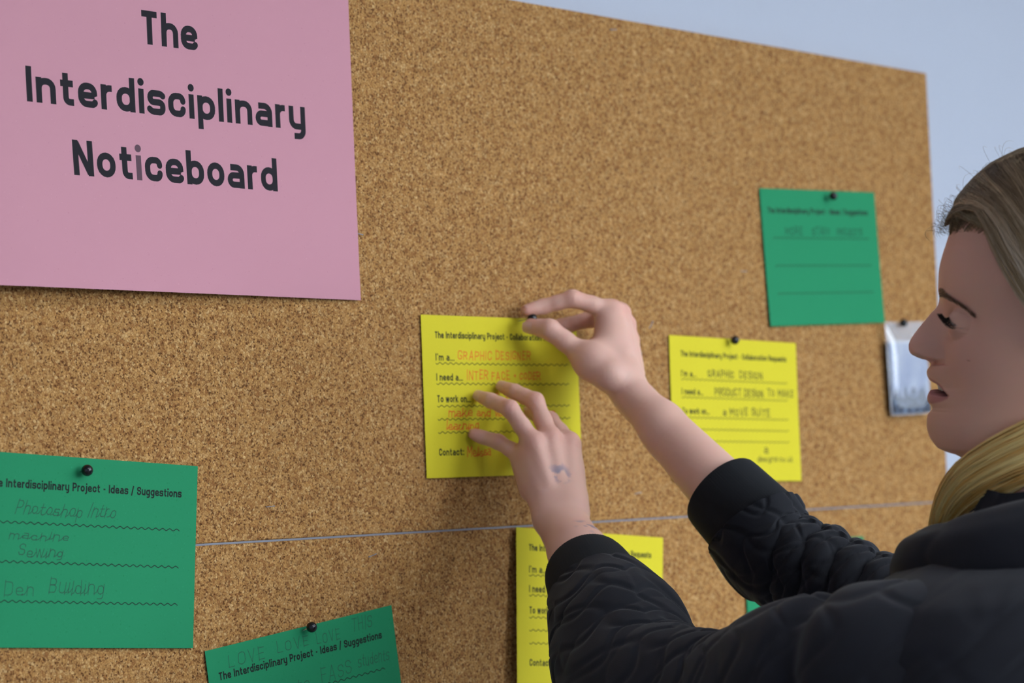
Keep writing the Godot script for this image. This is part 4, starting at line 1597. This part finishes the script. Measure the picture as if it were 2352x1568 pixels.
func make_eyes(person: Node3D) -> void:
	var tf := head_frame()
	for side in [1.0, -1.0]:
		var g := Geo.new()
		var m := Vector3(EYE_A, 0.0050, 0.0310 * side)
		var look := Vector3(0.94, 0.10, -0.15).normalized()
		var x := look.cross(Vector3.UP).normalized()
		var y := x.cross(look)
		var n := 28
		for i in 25:
			var w := PI * i / 24.0
			var col := lin(176, 166, 160)
			if w < 0.20:
				col = lin(14, 14, 16)
			elif w < 0.55:
				col = lin(92, 112, 124)
			for j in n:
				var a := TAU * j / n
				g.put(tf * (m + (look * cos(w) + (x * cos(a) + y * sin(a)) * sin(w)) * 0.0122), col)
		g.rows(25, n, 0, true, false)
		part("eyeball", g.mesh(), mats.eye if mats.has("eye") else eye_material(), person)
		var l := Geo.new()
		for i in 90:
			var c := lerpf(0.0185, 0.0425, i / 89.0)
			var s := (c - 0.0300) / 0.0128
			var b := 0.0018 + 0.0086 * pow(maxf(0.0, 1.0 - s * s), 0.8)
			var yy := b - 0.0050
			var xx := c - 0.0310
			var root := Vector3(EYE_A + sqrt(maxf(0.00001, 0.0134 * 0.0134 - yy * yy - xx * xx)), b, c)
			var o := Vector3(1.0, 0.10, (c - 0.029) * 30.0).normalized()
			var ln := 0.0070 + 0.0016 * sin(i * 2.4)
			var pts := PackedVector3Array()
			for k in 6:
				var t := k / 5.0
				var p := root + o * (ln * t) + Vector3(0, -0.0026 * sin(t * 2.2) + 0.0040 * t * t + 0.0006 * sin(i * 5.1) * t, 0)
				pts.append(tf * Vector3(p.x, p.y, p.z * side))
			strand(l, pts, 0.00022, lin(36, 28, 24), lin(44, 34, 28))
		part("eyelashes", l.mesh(), mats.hair, person)
		var br := Geo.new()
		var r := RandomNumberGenerator.new()
		r.seed = 5
		for i in 260:
			var c := lerpf(0.009, 0.048, r.randf())
			var th := lerpf(0.0032, 0.0012, smoothstep(0.016, 0.050, c))
			var b := brow_line(c) + r.randf_range(-th, th)
			# find the angle at which the head is that wide
			var f := asin(clampf(pow(c / head_section(b)[2], 1.0 / 0.92), 0.0, 1.0))
			var p := head_point(b, f, side)
			var dn := Vector3(-0.25, 0.30 - (c - 0.014) * 32.0, side).normalized()
			var pts := PackedVector3Array()
			for k in 4:
				pts.append(tf * (p + Vector3(0.0006, 0, 0.0004 * side) + dn * (0.0045 * k / 3.0) + Vector3(-0.0006 * k / 3.0, 0, 0)))
			strand(br, pts, 0.00017, lin(104, 80, 62), lin(128, 102, 80))
		part("eyebrow", br.mesh(), mats.hair, person)
	# upper teeth
	var t := Geo.new()
	for i in 10:
		var f := (i - 4.5) / 4.5
		var m := tf * Vector3(0.0462 - 0.0085 * f * f, -0.0400 - 0.0025 * f * f, 0.0215 * f)
		var x := (tf.basis * Vector3(-0.017 * f, 0, 0.0215)).normalized()
		var z := (tf.basis * Vector3(1, 0, 0.9 * f)).normalized()
		var first := t.v.size()
		for a in 5:
			for b in 8:
				var w := TAU * b / 8.0
				var k := [0.55, 0.95, 1.0, 0.9, 0.45][a] as float
				t.put(m + tf.basis.y * (0.0045 - 0.0022 * a) + x * (cos(w) * 0.0021 * k) + z * (sin(w) * 0.0014 * k))
		t.rows(5, 8, first, true, true)
	part("teeth", t.mesh(), material(srgb(226, 218, 200), 0.25), person)


func eye_material() -> StandardMaterial3D:
	mats.eye = tinted(0.08, 0.5)
	return mats.eye


func make_clothes(person: Node3D, el: Vector3, er: Vector3, sl: Vector3, sr: Vector3) -> void:
	var up := Vector3(0, HY, 0)
	# ---- trunk of the jacket
	var g := Geo.new()
	var tall := [[-0.150, 0.060], [-0.185, 0.078], [-0.200, 0.112], [-0.212, 0.146], [-0.228, 0.174], [-0.255, 0.192], [-0.300, 0.202], [-0.400, 0.208], [-0.520, 0.200], [-0.640, 0.200], [-0.740, 0.205], [-0.800, 0.196]]
	var deep := [[-0.150, 0.058], [-0.185, 0.070], [-0.200, 0.090], [-0.212, 0.110], [-0.228, 0.128], [-0.255, 0.136], [-0.300, 0.140], [-0.400, 0.143], [-0.520, 0.140], [-0.640, 0.140], [-0.740, 0.142], [-0.800, 0.136]]
	var nu := 190
	var nv := 200
	for i in nu:
		var y := lerpf(-0.150, -0.800, i / (nu - 1.0))
		var w := table(tall, y)
		var d := table(deep, y)
		for j in nv:
			var a := TAU * j / nv
			var ca := cos(a)
			var sa := sin(a)
			var fold := mottle.get_noise_3d(ca * 55.0 + y * 60.0, y * 160.0, sa * 55.0 + y * 40.0)
			var q := 0.011 * fold + 0.0016 * quilt(y, a * 0.17, 0.045)
			if y < -0.765:
				q = 0.0012 * sin(a * 90.0) - 0.006
			g.put(Vector3(-0.045 + ca * (w + q), y + HY + 0.012 * fold * ca, 0.600 + sa * (d + q)), Color.WHITE, Vector2(a, y))
	g.rows(nu, nv, 0, true, false)
	g.fan((nu - 1) * nv, nv, Vector3(-0.045, -0.80 + HY, 0.60), Color.WHITE, false)
	var jacket := part("jacket", g.mesh(), mats.jacket, person, "black quilted jacket")
	# ---- sleeves
	var lw: Vector3 = lh.wr
	var s1 := Geo.new()
	var c0 := Vector3(-0.108, -0.232, 0.196)
	tube(s1, [c0 + up, Vector3(-0.128, -0.262, 0.232) + up, el + Vector3(0.0, -0.005, -0.01) + up, Vector3(-0.180, -0.320, 0.385) + up, Vector3(-0.190, -0.294, 0.475) + up, sl + Vector3(0.012, -0.040, 0.0) + up, Vector3(-0.120, -0.300, 0.600) + up],
		[0.0450, 0.056, 0.063, 0.064, 0.067, 0.076, 0.080], 300, 180,
		func(s: float, a: float, t: float) -> float: return 0.0020 * quilt(s, a * 0.06, 0.034) + 0.0060 * cloth_fold(s, a, 3.0) * smoothstep(0.0, 0.15, t) - 0.0120 * bell((t - 0.725) / 0.022) + 0.0030 * ring_fold(s, a, 9.0, 0.045) * smoothstep(0.06, 0.2, t) * (1.0 - smoothstep(0.55, 0.8, t)), Color.WHITE)
	part("sleeve", s1.mesh(), mats.jacket, jacket)
	cuff(jacket, [Vector3(-0.0895, -0.2110, 0.1640), Vector3(-0.0985, -0.2215, 0.1800), c0 + Vector3(-0.004, -0.006, 0.008)], [0.0365, 0.0400, 0.0425])
	var s2 := Geo.new()
	var c1 := Vector3(0.0475, -0.1800, 0.2425)
	tube(s2, [c1 + up, er + Vector3(0.002, 0.002, -0.012) + up, er + Vector3(0.010, -0.020, 0.036) + up, Vector3(0.066, -0.258, 0.380) + up, Vector3(0.080, -0.270, 0.455) + up, Vector3(0.085, -0.280, 0.535) + up, Vector3(0.030, -0.290, 0.590) + up],
		[0.0455, 0.0445, 0.0405, 0.042, 0.047, 0.060, 0.070], 340, 180,
		func(s: float, a: float, t: float) -> float: return 0.0018 * quilt(s, a * 0.06, 0.030) * (1.0 - smoothstep(0.25, 0.45, t)) + 0.0050 * cloth_fold(s, a, 40.0) * smoothstep(0.0, 0.12, t) + (0.0075 * (ring_fold(s, a, 2.0, 0.026) - 0.5) + 0.0030 * ring_fold(s + 0.4 * a * 0.02, a, 31.0, 0.014)) * smoothstep(0.10, 0.30, t) * (1.0 - smoothstep(0.80, 0.97, t)), Color.WHITE)
	part("sleeve", s2.mesh(), mats.jacket, jacket)
	cuff(jacket, [Vector3(0.0485, -0.1490, 0.2065), Vector3(0.0480, -0.1650, 0.2250), c1 + Vector3(-0.001, -0.007, 0.009)], [0.0385, 0.0405, 0.0425])
	# ---- hood, lying in a thick roll round the neck and down the back
	var hd := Geo.new()
	var ring := []
	for i in 25:
		var a := TAU * i / 24.0
		var front := 0.5 - 0.5 * sin(a)
		ring.append(Vector3(-0.042 + cos(a) * (0.098 - 0.01 * front), -0.179 - 0.048 * front + 0.006 * sin(2.0 * a) + HY, 0.588 + sin(a) * 0.096))
	tube(hd, ring, [0.028, 0.032, 0.038, 0.040, 0.040, 0.038, 0.032, 0.028, 0.025, 0.023, 0.025, 0.027, 0.028], 220, 60,
		func(s: float, a: float, _t: float) -> float: return 0.0075 * cloth_fold(s, a, 77.0) + 0.003 * ring_fold(s, a, 5.0, 0.06), Color.WHITE)
	part("hood_roll", hd.mesh(), mats.jacket, jacket)
	var bag := Field.new(Vector3(-0.20, -0.48, 0.62), Vector3(0.12, -0.14, 0.86), 0.010)
	bag.bone(Vector3(-0.105, -0.235, 0.715), 0.034, Vector3(0.015, -0.235, 0.715), 0.034, 0.03)
	bag.bone(Vector3(-0.090, -0.290, 0.750), 0.040, Vector3(0.000, -0.290, 0.750), 0.040, 0.04)
	bag.bone(Vector3(-0.045, -0.340, 0.755), 0.042, Vector3(-0.045, -0.380, 0.745), 0.022, 0.04)
	var bg := Geo.new()
	bag.nets(bg, func(_p: Vector3) -> Color: return Color.WHITE)
	for i in bg.v.size():
		bg.v[i] += up
	part("hood", bg.mesh(), mats.jacket, jacket)
	# ---- trousers and shoes
	var tr := Field.new(Vector3(-0.27, -1.53, 0.46), Vector3(0.18, -0.70, 0.76), 0.012)
	tr.bone(Vector3(-0.10, -0.775, 0.61), 0.115, Vector3(0.01, -0.775, 0.61), 0.115, 0.05)
	for s in [-1, 1]:
		var hip := Vector3(-0.045 + 0.085 * s, -0.80, 0.61)
		var knee := Vector3(-0.045 + 0.095 * s, -1.09, 0.60)
		var ankle := Vector3(-0.045 + 0.10 * s, -1.46, 0.625)
		tr.bone(hip, 0.094, knee, 0.068, 0.03)
		tr.bone(knee, 0.067, ankle, 0.056, 0.02)
	var tg := Geo.new()
	tr.nets(tg, func(_p: Vector3) -> Color: return Color.WHITE)
	for i in tg.v.size():
		tg.v[i] += up
	part("trousers", tg.mesh(), mats.denim, person, "dark trousers")
	for s in [-1, 1]:
		var x: float = -0.045 + 0.10 * s
		var sh := Geo.new()
		for i in 15:
			var t := i / 14.0
			var wide := 0.036 * sqrt(maxf(0.02, 1.0 - pow(absf(t - 0.5) * 2.0, 3.0))) * (1.0 + 0.18 * t)
			var high := lerpf(0.088, 0.040, smoothstep(0.25, 0.75, t)) * (0.7 if i == 14 else 1.0)
			for j in 16:
				var a := TAU * j / 16.0
				sh.put(Vector3(x + cos(a) * wide * 1.05, 0.018 + maxf(0.0, 0.5 + 0.5 * sin(a)) * high, 0.70 - t * 0.245))
		sh.rows(15, 16, 0, true, true)
		sh.fan(0, 16, Vector3(x, 0.05, 0.70), Color.WHITE, false)
		sh.fan(14 * 16, 16, Vector3(x, 0.03, 0.452), Color.WHITE, true)
		var shoe := part("shoe", sh.mesh(), mats.shoe, person)
		var so := Geo.new()
		so.lathe([[0.0, 0.001], [0.0, 1.0], [0.022, 1.0], [0.022, 0.001]], 28, Vector3.ZERO, Vector3.UP)
		for i in so.v.size():
			var v := so.v[i]
			so.v[i] = Vector3(x + v.x * 0.041, v.y, 0.577 + v.z * 0.128)
		part("sole", so.mesh(), mats.sole, shoe)


func cuff(jacket: Node3D, path: Array, radii: Array) -> void:
	# a knitted band, turned in at the wrist
	var up := Vector3(0, HY, 0)
	var p := []
	var d: Vector3 = (path[1] - path[0]).normalized()
	p.append(path[0] + d * 0.012 + up)
	p.append(path[0] + d * 0.002 + up)
	p.append(path[0] + up)
	for i in range(1, path.size()):
		p.append(path[i] + up)
	var r := [radii[0] - 0.004, radii[0] - 0.003, radii[0]]
	for i in range(1, radii.size()):
		r.append(radii[i])
	var g := Geo.new()
	tube(g, p, r, 70, 220, func(_s: float, a: float, _t: float) -> float: return 0.00018 * sin(a * 95.0), Color.WHITE)
	part("cuff", g.mesh(), mats.rib, jacket)
